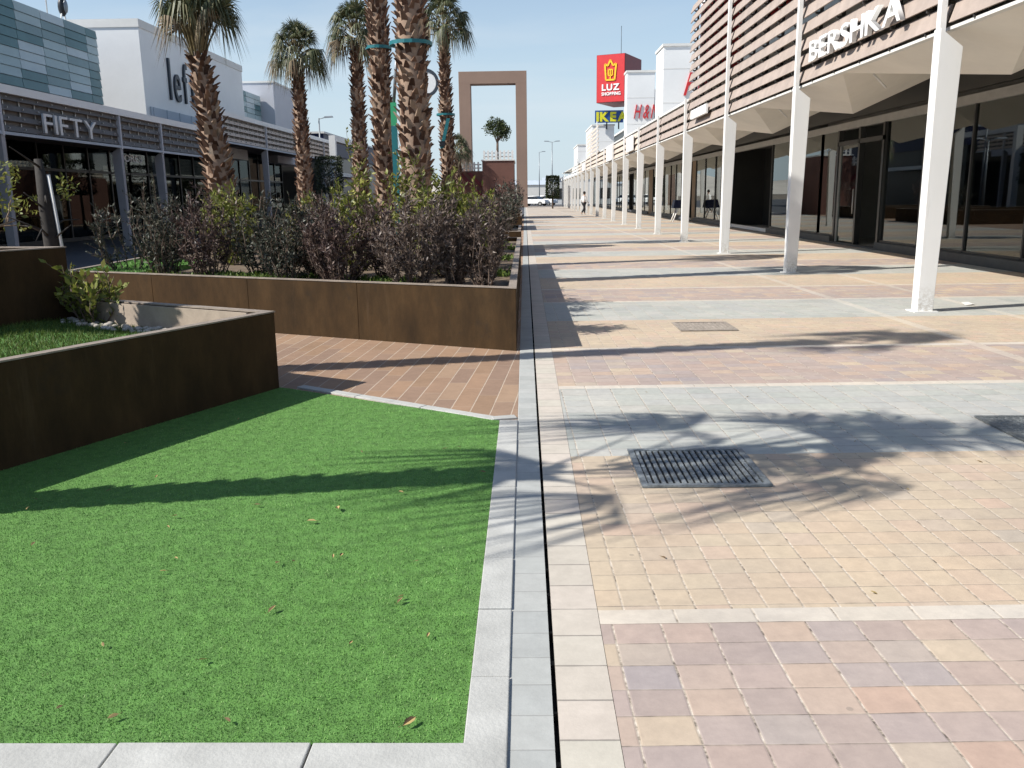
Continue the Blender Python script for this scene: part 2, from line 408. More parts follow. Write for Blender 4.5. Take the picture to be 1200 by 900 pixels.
SUN_AZ, SUN_EL = radians(18), radians(42)     # light travels towards +x, a little towards +y
ld = Vector((cos(SUN_AZ) * cos(SUN_EL), sin(SUN_AZ) * cos(SUN_EL), -sin(SUN_EL)))
sl = bpy.data.lights.new('sun', 'SUN'); sl.energy = 5.0; sl.angle = radians(.53); sl.color = (1, .955, .88)
so = bpy.data.objects.new('sun', sl); COL.objects.link(so)
so.rotation_euler = ld.to_track_quat('-Z', 'Y').to_euler(); so.location = (-40, -15, 40)
w = bpy.data.worlds.new('World'); scene.world = w; w.use_nodes = True
nt = w.node_tree; nt.nodes.clear()
sky = nt.nodes.new('ShaderNodeTexSky'); sky.sky_type = 'NISHITA'; sky.sun_disc = False
sky.sun_elevation = SUN_EL
to = -ld; sky.sun_rotation = atan2(to.x, to.y)
sky.air_density = AIR; sky.dust_density = DUST; sky.ozone_density = OZ; sky.altitude = 50
bg = nt.nodes.new('ShaderNodeBackground'); bg.inputs[1].default_value = SKYS
wo = nt.nodes.new('ShaderNodeOutputWorld')
# hazy pale band low over the horizon
tc_ = nt.nodes.new('ShaderNodeTexCoord'); sx_ = nt.nodes.new('ShaderNodeSeparateXYZ'); nt.links.new(tc_.outputs['Generated'], sx_.inputs[0])
mr = nt.nodes.new('ShaderNodeMapRange'); mr.interpolation_type = 'SMOOTHSTEP'; nt.links.new(sx_.outputs[2], mr.inputs[0])
mr.inputs[1].default_value = -.05; mr.inputs[2].default_value = .38; mr.inputs[3].default_value = .95; mr.inputs[4].default_value = 0
mxs = nt.nodes.new('ShaderNodeMix'); mxs.data_type = 'RGBA'; nt.links.new(mr.outputs[0], mxs.inputs[0])
nt.links.new(sky.outputs[0], mxs.inputs[6]); mxs.inputs[7].default_value = (4.15, 5.05, 5.75, 1)
# a few thin wisps of high cloud
mpw = nt.nodes.new('ShaderNodeMapping'); nt.links.new(tc_.outputs['Generated'], mpw.inputs[0]); mpw.inputs['Scale'].default_value = (1.6, 1.6, 7)
nw = nt.nodes.new('ShaderNodeTexNoise'); nt.links.new(mpw.outputs[0], nw.inputs[0]); nw.inputs['Scale'].default_value = 2.2; nw.inputs['Detail'].default_value = 7; nw.inputs['Distortion'].default_value = .6
rw = nt.nodes.new('ShaderNodeMapRange'); nt.links.new(nw.outputs[0], rw.inputs[0]); rw.inputs[1].default_value = .48; rw.inputs[2].default_value = .8; rw.inputs[4].default_value = .5
mw_ = nt.nodes.new('ShaderNodeMix'); mw_.data_type = 'RGBA'; nt.links.new(rw.outputs[0], mw_.inputs[0]); nt.links.new(mxs.outputs[2], mw_.inputs[6]); mw_.inputs[7].default_value = (5.2, 5.7, 6.1, 1)
nt.links.new(mw_.outputs[2], bg.inputs[0]); nt.links.new(bg.outputs[0], wo.inputs[0])
scene.view_settings.view_transform = 'Standard'; scene.view_settings.look = 'None'
scene.view_settings.exposure = EXPOSURE; scene.view_settings.gamma = 1
scene.render.engine = 'CYCLES'
scene.cycles.use_denoising = True
scene.cycles.max_bounces = 7; scene.cycles.transparent_max_bounces = 12; scene.cycles.diffuse_bounces = 3

# ------------------------------------------------------------------ ground
def struct(mb, name, mat, bevel=0):
    return tag(mb.build(name, mat, bevel=bevel), kind='structure')
b = MB(); b.box(-900, 900, -60, 1600, -.4, -.055); struct(b, 'ground', MT['dirt'])
XD = .078                                      # the drain slot
b = MB(); b.box(.262, 9.32, -3, 128, -.05, 0); struct(b, 'plaza_paving', MT['plaza'])
b = MB(); b.box(XD + .008, .260, -3, 128, -.05, .001); struct(b, 'cream_paving_band', MT['cream'])
b = MB(); b.box(-.062, XD - .008, -3, 128, -.05, .001); struct(b, 'grey_paving_band', MT['greyp'])
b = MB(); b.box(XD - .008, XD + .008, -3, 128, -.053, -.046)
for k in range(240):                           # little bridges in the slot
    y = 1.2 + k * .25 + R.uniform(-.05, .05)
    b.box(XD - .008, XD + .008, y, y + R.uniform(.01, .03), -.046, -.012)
struct(b, 'drain_channel', MT['black'])  # slot floor coloured black for the shade down inside it
b = MB(); b.box(-.0655, -.0625, -3, 60, -.05, .0); struct(b, 'mortar_joint', MT['mortar'])
# terracotta paving between the planters, and the pavement on the far left
b = MB(); b.prism([(-.068, 2.02), (-.068, 60), (-9.4, 60), (-9.4, -3), (-.068, -3)], -.052, -.004); struct(b, 'terracotta_paving', MT['terra'])
b = MB(); b.box(-18.0, -9.4, -3, 130, -.052, -.006); struct(b, 'left_pavement', MT['asphalt'])
b = MB(); b.box(-9.4, -.064, 60, 130, -.052, -.006); b.box(-60, 60, 130, 190, -.053, -.008); struct(b, 'car_park_road', MT['asphalt'])

# turf patch
A = (-.1945, 2.232); B_ = (-.194, 5.935); C_ = (-1.97, 7.05); D_ = (-2.1, 7.12); E_ = (-4.4, 2.235)
turf = [A, B_, C_, D_, (-3.2, 4.75), E_]
b = MB(); b.prism(turf, -.05, .004); base = b
def inside(p, poly):
    x, y = p; c = False; j = len(poly) - 1
    for i in range(len(poly)):
        xi, yi = poly[i]; xj, yj = poly[j]
        if (yi > y) != (yj > y) and x < (xj - xi) * (y - yi) / (yj - yi) + xi: c = not c
        j = i
    return c
def blades(name, poly, n, z, mat, hmin, hmax, wd, seed, zf=None, near=None):
    rr = random.Random(seed)
    xs = [p[0] for p in poly]; ys = [p[1] for p in poly]
    V, Fc = [], []
    while len(Fc) < n:
        x, y = rr.uniform(min(xs), max(xs)), rr.uniform(min(ys), max(ys))
        if near and rr.random() > near / max(y, near): continue
        if not inside((x, y), poly): continue
        zz = z if zf is None else zf(x, y)
        a = rr.uniform(0, 2 * pi); h = rr.uniform(hmin, hmax)
        dx, dy = cos(a) * wd / 2, sin(a) * wd / 2
        la = rr.uniform(0, 2 * pi); ll = h * rr.uniform(.1, .9)
        k = len(V)
        V += [(x - dx, y - dy, zz), (x + dx, y + dy, zz), (x + cos(la) * ll, y + sin(la) * ll, zz + h)]
        Fc.append((k, k + 1, k + 2))
    me = bpy.data.meshes.new(name); me.from_pydata(V, [], Fc); me.materials.append(mat)
    o = bpy.data.objects.new(name, me); COL.objects.link(o); return o
struct(base, 'turf_ground', MT['turfbase'])
tag(blades('artificial_grass', turf, 240000, .003, MT['turf'], .004, .0105, .0032, 3, near=2.4), 'bright green artificial turf filling the paved corner', 'turf', kind='stuff')

# pale kerbs round the turf
def kerb(pts, w, ln, name):
    b = MB()
    for (x0, y0), (x1, y1) in zip(pts, pts[1:]):
        L = sqrt((x1 - x0) ** 2 + (y1 - y0) ** 2); n = max(1, round(L / ln))
        dx, dy = (x1 - x0) / L, (y1 - y0) / L; nx, ny = -dy * w, dx * w
        for k in range(n):
            a, c = k * L / n + .003, (k + 1) * L / n - .003
            q = [(x0 + dx * a, y0 + dy * a), (x0 + dx * c, y0 + dy * c), (x0 + dx * c + nx, y0 + dy * c + ny), (x0 + dx * a + nx, y0 + dy * a + ny)]
            if nx * dy - ny * dx > 0: q = q[::-1]
            b.prism(q, -.05, .009 + R.uniform(0, .004))
    return struct(b, name, MT['kerb'], .004)
kerb([(-.066, 2.11), (-.066, 5.93)], .127, .48, 'turf_kerb')
kerb([(-.066, 2.105), (-4.6, 2.13)], -.125, .56, 'turf_kerb_front')
kerb([(-.068, 5.99), (-.24, 5.945), (-1.93, 7.10)], -.085, .6, 'turf_kerb_back')

# ------------------------------------------------------------------ loose things on the ground
def grate(x, y, w, mat, name, label, seed, bars=True, z=.004):
    t = thing(name, (x + w / 2, y + w / 2, 0), label, 'grate')
    rr = random.Random(seed)
    b = MB(); s = .035
    b.box(x, x + w, y, y + s, z, z + .012); b.box(x, x + w, y + w - s, y + w, z, z + .012)
    b.box(x, x + s, y + s, y + w - s, z, z + .012); b.box(x + w - s, x + w, y + s, y + w - s, z, z + .012)
    b.build('frame', mat, t)
    b = MB(); b.box(x + s, x + w - s, y + s, y + w - s, z - .002, z + .002); b.build('backing', MT['black'] if bars else mat, t)  # under bars: black sheet standing for the shaded hole
    b = MB()
    n, m = (17, 8) if bars else (12, 12)
    cw, ch = (w - 2 * s) / n, (w - 2 * s) / m
    for i in range(n):
        for j in range(m):
            X, Y = x + s + i * cw, y + s + j * ch
            if bars: b.box(X + cw * .18, X + cw * .82, Y + ch * .06, Y + ch * .94, z + .002, z + .010 + rr.uniform(-.001, .002), .8)
            else: b.box(X + cw * .12, X + cw * .88, Y + ch * .12, Y + ch * .88, z + .002, z + .008, .8)
    b.build('grid', mat, t)
    return t
grate(.615, 4.47, .70, MT['iron'], 'drain_grate', 'dark cast iron square grate in the paving, nearest to the camera', 1)
grate(1.77, 9.90, .66, MT['rust'], 'manhole_cover', 'pale brown square manhole cover farther up the plaza', 2, False)
grate(3.10, 5.24, .66, MT['iron2'], 'manhole_cover', 'dark grey square cover set in the grey paving at the right edge', 3, False)

leafspots = [(-1.11, 2.68), (-1.08, 3.48), (-.96, 4.15), (-.98, 3.05), (-.82, 3.56), (-.36, 2.32), (-.5, 3.15), (-.91, 2.33), (-1.05, 3.97)]
leafspots += [(R.uniform(-2.6, -.25), R.uniform(2.3, 6.4)) for _ in range(34)] + [(R.uniform(-.15, 2.8), R.uniform(2.3, 7)) for _ in range(9)]
protoleaf = None
for k, (x, y) in enumerate(leafspots):
    if x < -.2 and not inside((x, y), turf): continue
    s = R.uniform(.006, .013) * (1.5 if k < 9 else 1)
    b = MB(); z0 = .022 if x < -.2 else .004
    for sgn in (1, -1):
        b.poly([(-1.5 * s, 0, 0), (-.5 * s, sgn * .55 * s, .35 * s), (.6 * s, sgn * .5 * s, .3 * s), (1.4 * s, 0, .1 * s)][::sgn])
    b.tube([(-1.5 * s, 0, 0), (-2.3 * s, .1 * s, .2 * s)], .05 * s, 4)
    o = b.build('fallen_leaf', MT['leafdry']); o.location = (x, y, z0)
    o.rotation_euler = (R.uniform(-.4, .4), R.uniform(-.4, .4), R.uniform(0, 6.28))
    tag(o, 'small dry leaf lying on the turf or paving', 'leaf', 'dry leaves scattered on the ground')
b = MB(); b.poly([(5.98, 11.9, .004), (6.12, 11.93, .02), (6.16, 12.05, .006), (6.0, 12.06, .03)]); b.poly([(6.0, 12.06, .03), (6.16, 12.05, .006), (6.13, 12.12, .025)])
tag(b.build('paper_scrap', MT['paper'], origin=(6.05, 12, 0)), 'crumpled white paper scrap on the floor by the shop front', 'litter')

# ------------------------------------------------------------------ planters
def offset(poly, d):
    n = len(poly); out = []
    for i in range(n):
        p, q, r = Vector(poly[i - 1]), Vector(poly[i]), Vector(poly[(i + 1) % n])
        e1, e2 = (q - p).normalized(), (r - q).normalized()
        n1, n2 = Vector((-e1.y, e1.x)), Vector((-e2.y, e2.x))
        m = (n1 + n2); m = m / max(m.dot(n1), .2) if m.length > 1e-6 else n1
        out.append(tuple(q + m.to_2d() * d if hasattr(m, 'to_2d') else q + m * d))
    return out
def planter(poly, h, zsoil, label, name='corten_planter', t=.07):
    """poly counter clockwise"""
    th = thing(name, (sum(p[0] for p in poly) / len(poly), sum(p[1] for p in poly) / len(poly), 0), label, 'planter')
    inner = offset(poly, t); b = MB()
    b.ring(poly, inner, -.02, h - .012); b.build('wall', MT['corten'], th, bevel=.006)
    b = MB(); b.ring(offset(poly, -.006), offset(poly, t + .006), h - .011, h); b.build('rim', MT['rim'], th)
    # welded seams between the steel sheets
    n = len(poly)
    for i in range(n):
        p, q = Vector(poly[i]), Vector(poly[(i + 1) % n]); e = q - p; L = e.length; e = e / L; nn = Vector((e.y, -e.x))
        for k in range(1, int(L / 1.6)):
            b = MB(); c = p + e * k * 1.6; d0, d1 = c - e * .006, c + e * .006
            b.prism([tuple(d1 - nn * .002), tuple(d0 - nn * .002), tuple(d0 + nn * .004), tuple(d1 + nn * .004)][::-1], 0, h - .02); b.build('seam', MT['corten'], th)
    b = MB(); b.prism(offset(poly, t - .002), zsoil - .3, zsoil); b.build('soil', MT['soil'], th)
    return th
P1 = [(-.10, 8.77), (-.10, 19.6), (-6.45, 19.6), (-6.2, 11.70)]
P1 = [(-.10, 8.77), (-.10, 19.6), (-6.6, 19.6), (-6.2, 11.72)]
p1 = planter(P1, .645, .56, 'long rusty steel planter with purple shrubs and palms along the drain')
P2 = [(-.12, 22.9), (-.12, 27.8), (-7.6, 27.8), (-7.6, 22.9)]
p2 = planter(P2, .645, .56, 'second rusty planter with palms behind the shrub planter')
P3 = [(-.15, 40), (-.15, 46), (-7, 46), (-7, 40)]
p3 = planter(P3, .645, .5, 'third low planter far along the drain')
P4 = [(-.18, 50), (-.18, 56), (-7, 56), (-7, 50)]
p4 = planter(P4, .645, .5, 'farthest low planter in front of the brown terrace')
u = Vector((-.4226, -.9063))
nc = Vector((-2.07, 7.09))
PN = [tuple(nc), (-4.6, 8.50), (-9.0, 8.9), (-9.0, 1.0), tuple(nc + u * 6.2)]
pn = planter(PN, .65, .40, 'dark rusty steel planter with a lawn beside the turf')
tc = Vector((-4.33, 8.22))
PT = [tuple(tc), (-6.2, 8.55), (-8.8, 8.5), (-8.8, 3.2), tuple(tc + u * 5.2)]
pt_ = planter(PT, 1.14, 1.02, 'raised dark steel planter standing on the lawn at the left edge')
# lawn inside the near planter: gently mounded, with blades
LW = offset(PN, .08)
def lawnz(x, y): return .405 + .055 * max(0, min(1, (-2.0 - x) / 2.5)) + .02 * sin(3 * x + 2 * y)
b = MB(); g_ = []
nx_, ny_ = 26, 34
for i in range(nx_ + 1):
    for j in range(ny_ + 1):
        g_.append((i, j))
for i in range(nx_):
    for j in range(ny_):
        q = [(-9 + 7 * (i + a) / nx_, 1 + 7.9 * (j + c) / ny_) for a, c in ((0, 0), (1, 0), (1, 1), (0, 1))]
        if all(inside(p, LW) for p in q): b.poly([(x, y, lawnz(x, y)) for x, y in q])
lawn = b.build('lawn_bed', MT['turfbase'], pn)
LV = [p for p in [(-2.2, 7.05), (-3.9, 8.0), (-4.6, 8.1), (-5.6, 6.4), (-5.0, 3.6), (-3.75, 3.6)]]
lb = blades('lawn_blades', LV, 42000, .4, MT['lawn'], .02, .045, .006, 5, zf=lawnz)
lb.parent = pn; lb.location = -pn.location; lb['kind'] = 'stuff'
b = MB(); q0, q1 = Vector((-2.3, 7.13)), Vector((-4.25, 8.215)); dn = Vector((-.49, -.87)) * .02
b.prism([tuple(q0), tuple(q1), tuple(q1 + dn), tuple(q0 + dn)], .38, .632); b.build('inner_lining', MT['lining'], pn)
# gravel and stones along its back wall
b = MB()
for k in range(150):
    t = R.random(); x, y = -2.25 - 2.1 * t, 7.15 + 1.05 * t - R.uniform(.02, .28)
    r = R.uniform(.015, .05); b.ball((x, y, lawnz(x, y) + r * .3), (r, r * R.uniform(.6, 1), r * .6), 6, 4)
g = b.build('gravel', MT['stone'], pn); g['kind'] = 'stuff'
# bright turf at the back left of the long planter
TB = [(-6.05, 11.9), (-5.1, 11.35), (-4.9, 13.4), (-6.2, 14.4)]
b = MB(); b.prism(TB, .5, .63); o = b.build('turf_bed', MT['turfbase'], p1)
o = blades('turf_blades', TB, 9000, .628, MT['turf'], .015, .035, .008, 9); o.parent = p1; o.location = -p1.location; o['kind'] = 'stuff'

# ------------------------------------------------------------------ lettering
def sign(name, label, text, origin, dx, nrm, h, mat, depth=.05, width=1.0, gap=.12, shear=0.0, bold=0.0, cat='sign', parent=None, part='letter'):
    """letters one by one from origin (lower left, back plane) along dx, facing nrm; each letter its own mesh"""
    o = Vector(origin); dx = Vector(dx).normalized(); nz = Vector(nrm).normalized(); up = Vector((0, 0, 1))
    root = parent or thing(name, origin, label, cat)
    pen = 0.0
    for ch in text:
        if ch == ' ': pen += h * .45 * width; continue
        cu = bpy.data.curves.new('glyph', 'FONT'); cu.body = ch; cu.size = h / .73; cu.extrude = depth / 2; cu.shear = shear; cu.offset = bold; cu.resolution_u = 4
        ob = bpy.data.objects.new('glyph', cu); COL.objects.link(ob)
        dg = bpy.context.evaluated_depsgraph_get()
        me = bpy.data.meshes.new_from_object(ob.evaluated_get(dg))
        bpy.data.objects.remove(ob)
        xs = [v.co.x for v in me.vertices]; x0, x1 = min(xs), max(xs)
        rl = root.location if root.parent is None else root.location + root.parent.location
        for v in me.vertices:
            q = o + dx * (pen + (v.co.x - x0) * width) + up * v.co.y + nz * (v.co.z + depth / 2)
            v.co = q - rl
        me.materials.clear(); me.materials.append(mat); me.update()
        lo = bpy.data.objects.new(part, me); COL.objects.link(lo); lo.parent = root
        pen += (x1 - x0) * width + gap * h
    return root, pen
def text_len(text, h, width, gap):
    r = 0
    for ch in text:
        cu = bpy.data.curves.new('glyph', 'FONT'); cu.body = ch; cu.size = h / .73
        ob = bpy.data.objects.new('glyph', cu); COL.objects.link(ob); bpy.context.view_layer.update()
        r += ob.dimensions.x * width + gap * h; bpy.data.objects.remove(ob)
    return r

# ------------------------------------------------------------------ right-hand arcade
BAY = 5.8; COLS = [11.40 + BAY * k for k in range(-1, 21)]
XC = 5.07
def column(par, y, ztop):
    """flat white blade that widens upwards, cut on the slant, with a thin post running on up the louvres"""
    b = MB()
    b.hexa([(XC, y - .09, 0), (XC + .205, y - .09, 0), (XC + .205, y + .09, 0), (XC, y + .09, 0)],
           [(XC, y - .09, 3.47), (XC + .29, y - .09, 3.25), (XC + .29, y + .09, 3.25), (XC, y + .09, 3.47)])
    o = b.build('column', MT['white'], par, bevel=.006)
    b = MB(); b.box(XC + .004, XC + .075, y - .055, y + .055, 3.40, ztop); b.build('post', MT['white'], o)
    b = MB(); b.box(XC - .05, XC + .255, y - .14, y + .14, 0, .014); bp = b.build('base_plate', MT['offwhite'], o)
def louvre(par, y0, y1, z0, z1, mat, period=.285, sh=.236, xf_=.10, brackets=True):
    b = MB(); z = z0 + .06
    while z + sh < z1 + .02:
        # a slat leaning outwards at the bottom
        b.hexa([(XC + xf_, y0, z), (XC + xf_ + .03, y0, z), (XC + xf_ + .03, y1, z), (XC + xf_, y1, z)],
               [(XC + xf_ + .075, y0, z + sh), (XC + xf_ + .105, y0, z + sh), (XC + xf_ + .105, y1, z + sh), (XC + xf_ + .075, y1, z + sh)])
        z += period
    o = b.build('louvre_panel', mat, par)
    if brackets:
        n = 5
        for k in range(n):
            b = MB(); y = y0 + (k + .5) * (y1 - y0) / n
            b.box(XC + xf_ + .11, XC + xf_ + .16, y - .03, y + .03, z0, z1)
            z = z0 + .06
            while z + sh < z1 + .02:
                b.box(XC + xf_ + .02, XC + xf_ + .115, y - .018, y + .018, z - .045, z - .005); z += period
            b.build('bracket', MT['bracket'], o)
def ceiling(par, ya, yb):
    """folded lining: straight front edge, valleys and ridges deepening towards the back"""
    b = MB(); yv0, ym, yv1 = ya + 1.1, ya + 4.0, yb + 1.1
    f = lambda y: (5.34, y, 3.475)
    V0, V1, Rm = (6.6, yv0, 3.06), (6.6, yv1, 3.06), (6.7, ym, 4.02)
    B0, B1, Bm = (8.4, yv0, 3.86), (8.4, yv1, 3.86), (8.4, ym, 4.36)
    for t in ((f(yv0), V0, f(ym)), (f(ym), V0, Rm), (f(ym), Rm, V1), (f(ym), V1, f(yv1)), (V0, B0, Rm), (B0, Bm, Rm), (Rm, Bm, B1), (Rm, B1, V1)):
        b.poly(t)
    o = b.build('canopy_lining', MT['ceil'], par)
    b = MB()
    for yy in (ya + 1.25, ya + 1.75, yb - 1.4):
        b.tube([(6.0, yy, 3.50), (6.25, yy + .05, 3.28)], .018, 6)
    b.build('ceiling_light', MT['letter'], o)
def mull(b, y, z0, z1, w=.05, x=9.44): b.box(x, x + .10, y - w / 2, y + w / 2, z0, z1)
def arcade(name, label, ia, ib, zt, smat, cat='building', ceil=True, front=True, skip_last=False):
    """bays between column index ia and ib (indices into COLS); zt = height of the louvre top"""
    ya, yb = COLS[ia], COLS[ib]
    t = thing(name, (9.4, (ya + yb) / 2, 0), label, cat)
    for i in range(ia, ib):
        column(t, COLS[i], zt[i - ia] + .04)
        louvre(t, COLS[i] + .06, COLS[i + 1] - .06, 3.47, zt[i - ia], smat[i - ia], brackets=i < 10)
        if ceil: ceiling(t, COLS[i], COLS[i + 1])
    b = MB(); b.box(XC + .14, XC + .24, ya, yb, 3.455, 3.495); b.box(XC + .28, 9.4, ya, yb, 4.47, 4.55); b.build('canopy_roof', MT['offwhite'], t)
    b = MB(); b.box(9.50, 24, ya, yb, 3.62, 7.4); b.build('upper_wall', MT['darkpanel'], t)
    b = MB(); b.box(9.35, 24.1, ya, yb, 7.4, 7.55); b.build('roof', MT['offwhite'], t)
    return t
def shopfront(t, segs, back=15.5, zb=3.30, intmat=None):
    """segs: list of (y0, y1, kind)"""
    ya, yb = segs[0][0], segs[-1][1]
    for y0, y1, k in segs:
        if k == 'recess': continue
        b = MB(); b.box(9.32, 9.52, y0, y1, 0, .20 if k == 'glass' else .05); b.build('plinth', MT['plinth'], t)
    b = MB(); b.box(9.42, 9.60, ya, yb, zb, zb + .20); b.build('transom', MT['alu'], t)
    for y0, y1, k in segs:
        if k == 'glass':
            n = max(1, round((y1 - y0) / 2.3)); f = MB()
            for q in range(n + 1): mull(f, y0 + q * (y1 - y0) / n, .2, zb)
            f.box(9.44, 9.54, y0, y1, .2, .25)
            fo = f.build('window_frame', MT['frame'], t)
            for q in range(n):
                p = MB(); p.box(9.48, 9.495, y0 + q * (y1 - y0) / n + .025, y0 + (q + 1) * (y1 - y0) / n - .025, .25, zb); p.build('pane', MT['glass'], fo)
        elif k == 'door':
            f = MB()
            for yy in (y0 + .06, (y0 + y1) / 2, y1 - .06): f.box(9.40, 9.56, yy - .06, yy + .06, .05, zb)
            f.box(9.40, 9.56, y0, y1, 2.85, 2.97)
            d = f.build('door', MT['darkpanel'], t)
            ym = (y0 + y1) / 2
            p = MB(); p.box(9.47, 9.485, ym + .06, y1 - .12, .05, 2.85); p.build('pane', MT['glass'], d)
            for ys in (ym + .06, y1 - .19):
                p = MB(); p.box(9.44, 9.52, ys, ys + .07, .05, 2.85); p.build('leaf_stile', MT['alu'], d)
            p = MB(); p.tube([(9.40, ym + .2, .9), (9.40, ym + .2, 1.6)], .018, 6); p.build('handle', MT['alu'], d)
        elif k == 'recess':
            p = MB(); p.box(11.2, 11.3, y0, y1, 0, 3.5); p.box(9.5, 11.2, y0 - .05, y0 + .05, 0, 3.5); p.box(9.5, 11.2, y1 - .05, y1 + .05, 0, 3.5); p.box(9.32, 11.2, y0, y1, -.01, .03)
            p.build('recessed_entrance', MT['darkpanel'], t)
            p = MB(); p.box(9.34, 9.5, y0, y1, .03, .16); p.build('sill', MT['offwhite'], t)
        elif k == 'wall':
            p = MB(); p.box(9.44, 9.64, y0, y1, 0, zb); p.build('wall', MT['wood'], t)
    b = MB(); b.box(back, back + .1, ya, yb, 0, 3.6); b.box(9.6, back, ya - .02, ya + .08, 0, 3.6); b.box(9.6, back, yb - .08, yb + .02, 0, 3.6); b.box(9.6, back, ya, yb, 3.5, 3.62)
    b.build('shop_interior', intmat or MT['interior'], t)
    b = MB(); b.box(9.53, back, ya, yb, -.02, .04); b.build('shop_floor', MT['shopfloor'], t)

hi = 7.35; lo_ = 4.40
a1 = arcade('shopping_arcade', 'tall louvred shop arcade with white columns at the right edge', 0, 4, [hi] * 4, [MT['slat']] * 4)
shopfront(a1, [(5.7, 14.6, 'glass'), (14.6, 23.7, 'glass'), (23.7, 27.2, 'door'), (27.2, 28.75, 'glass')], intmat=MT['shopwall'])
for y in (7.5, 10.5, 13.5, 16.5, 19.5, 22, 25.5):
    for x in (11, 13.4):
        b = MB(); b.tube([(x, y, 3.44), (x, y, 3.50)], .07, 10, smooth=False); b.build('ceiling_lamp', EMI, a1)
for y in (9.5, 15.2, 21.3):
    b = MB(); b.box(12.3, 12.7, y, y + .4, .04, 3.5); b.build('added_pillar', MT['offwhite'], a1)  # pale pillars added to echo the columns' reflections in the glass
for y in (6.5, 9, 11.5, 14, 16.5, 19, 21.5):
    b = MB()
    for z in (.3, .8, 1.3, 1.8, 2.3): b.box(15.0, 15.45, y, y + 2.1, z, z + .04)
    b.box(15.0, 15.45, y - .03, y, .04, 2.5); b.box(15.0, 15.45, y + 2.1, y + 2.13, .04, 2.5)
    o = b.build('wall_shelf', MT['wood'], a1)
    for z in (.34, .84, 1.34, 1.84):
        yy = y + .05
        while yy < y + 1.8:
            w_ = R.uniform(.18, .35)
            if R.random() < .8:
                b = MB(); b.box(15.06, 15.4, yy, yy + w_, z, z + R.uniform(.08, .3)); b.build('folded_stack', MT[R.choice(['cloth1', 'cloth2', 'cloth3', 'offwhite', 'navy'])], o)
            yy += w_ + .06
# cladding seen between the upper slats: white wall with red fields
b = MB(); b.box(5.48, 5.56, 5.7, 28.7, 5.0, 7.3); b.build('cladding', MT['panelwhite'], a1)
for y0, y1, z0, z1 in ((23.3, 28.4, 4.7, 7.1), (18.2, 20.6, 5.2, 6.9)):
    b = MB(); b.box(5.43, 5.475, y0, y1, z0, z1); b.build('red_field', MT['red'], a1)
a2 = arcade('shopping_arcade', 'low louvred arcade with slatted front just beyond the tall one', 4, 9, [lo_] * 5, [MT['slat'], MT['slat'], MT['slat2'], MT['slat2'], MT['slat2']])
shopfront(a2, [(28.75, 34.4, 'glass'), (34.4, 42.0, 'recess'), (42.0, 49.5, 'glass'), (49.5, 50.5, 'wall'), (50.5, 54, 'recess'), (54, 58, 'glass')])
a3 = arcade('shopping_arcade', 'distant white louvred arcade stepping up and down towards the far end', 9, 14, [lo_, 6.5, 6.5, lo_, lo_], [MT['slat2']] * 5)
shopfront(a3, [(58, 66, 'glass'), (66, 68, 'wall'), (68, 78, 'glass'), (78, 80.8, 'recess'), (80.8, 87, 'glass')])
a4 = arcade('shopping_arcade', 'farthest row of white columns with a pale flat canopy', 14, 21, [lo_ + .5, lo_, 3.9, 3.9, 3.9, 4.3, 3.9], [MT['offwhite']] * 7)
shopfront(a4, [(87, 127.4, 'glass')])

# signs on the louvres
y0 = 16.45; L = text_len('BERSHKA', .36, 1.55, .18)
sign('shop_sign', 'white wide block letters reading BERSHKA on the tall louvres', 'BERSHKA', (XC + .08, y0, 3.80), (0, -1, 0), (-1, 0, 0), .36, MT['letter'], .07, 1.55 * 3.85 / L, .18 * 3.85 / L, bold=.003)
def board(name, label, y0, y1, z0, z1, text, mat=None):
    t = thing(name, (XC, (y0 + y1) / 2, z0), label, 'sign')
    b = MB(); b.box(XC - .02, XC + .06, y0, y1, z0, z1); b.build('panel', MT['letter'], t, bevel=.01)
    if text:
        h = (z1 - z0) * .42
        L = text_len(text, h, 1, .15)
        sign('x', '', text, (XC - .021, y1 - (y1 - y0) * .1, (z0 + z1) / 2 - h / 2), (0, -1, 0), (-1, 0, 0), h, mat or MT['lettergrey'], .012, (y1 - y0) * .8 / L, .15, parent=t)
    return t
board('shop_sign', 'small blank white signboard on the last tall louvre bay', 25.4, 27.6, 3.72, 3.98, '')
board('shop_sign', 'white square signboard on the low slats, nearer of two', 42.3, 44.8, 3.55, 4.25, '')
board('shop_sign', 'white shield signboard on the low slats, farther of two', 52.3, 55.6, 3.5, 4.35, '')
board('shop_sign', 'little white signboard under the stepped slats far away', 76, 78.5, 3.55, 4.2, '')

# big white boxes standing on the roofs
def whitebox(x0, x1, y0, y1, z0, z1, label, txt=True, cap=True):
    t = thing('rooftop_block', ((x0 + x1) / 2, (y0 + y1) / 2, z0), label, 'building')
    b = MB(); b.box(x0, x1, y0, y1, z0, z1); b.build('wall', MT['panelwhite'], t)
    b = MB(); b.box(x0 - .06, x1 + .06, y0 - .06, y1 + .06, z1, z1 + .12); b.build('parapet', MT['offwhite'], t)
    b = MB(); z = z0 + 1.4
    while z < z1 - .4: b.box(x0 - .008, x1 + .008, y0 - .008, y1 + .008, z, z + .03); z += 1.6
    b.build('panel_joint', MT['offwhite'], t)
    return t
whitebox(6.85, 16, 45, 47.5, 4.5, 8.55, 'white rooftop block with red lettering just behind the tall louvres')
whitebox(6.55, 8.3, 58, 59.3, 4.5, 9.05, 'narrow white rooftop block standing in front of the red tower sign')
whitebox(8.45, 20, 59, 70, 4.5, 8.0, 'wide white rooftop block behind the narrow one')
whitebox(5.75, 7.6, 76.5, 84, 4.5, 7.2, 'small low white rooftop block under the yellow lettered sign')
whitebox(5.4, 8, 91, 98, 4.4, 6.4, 'far pale rooftop block near the end of the arcade')
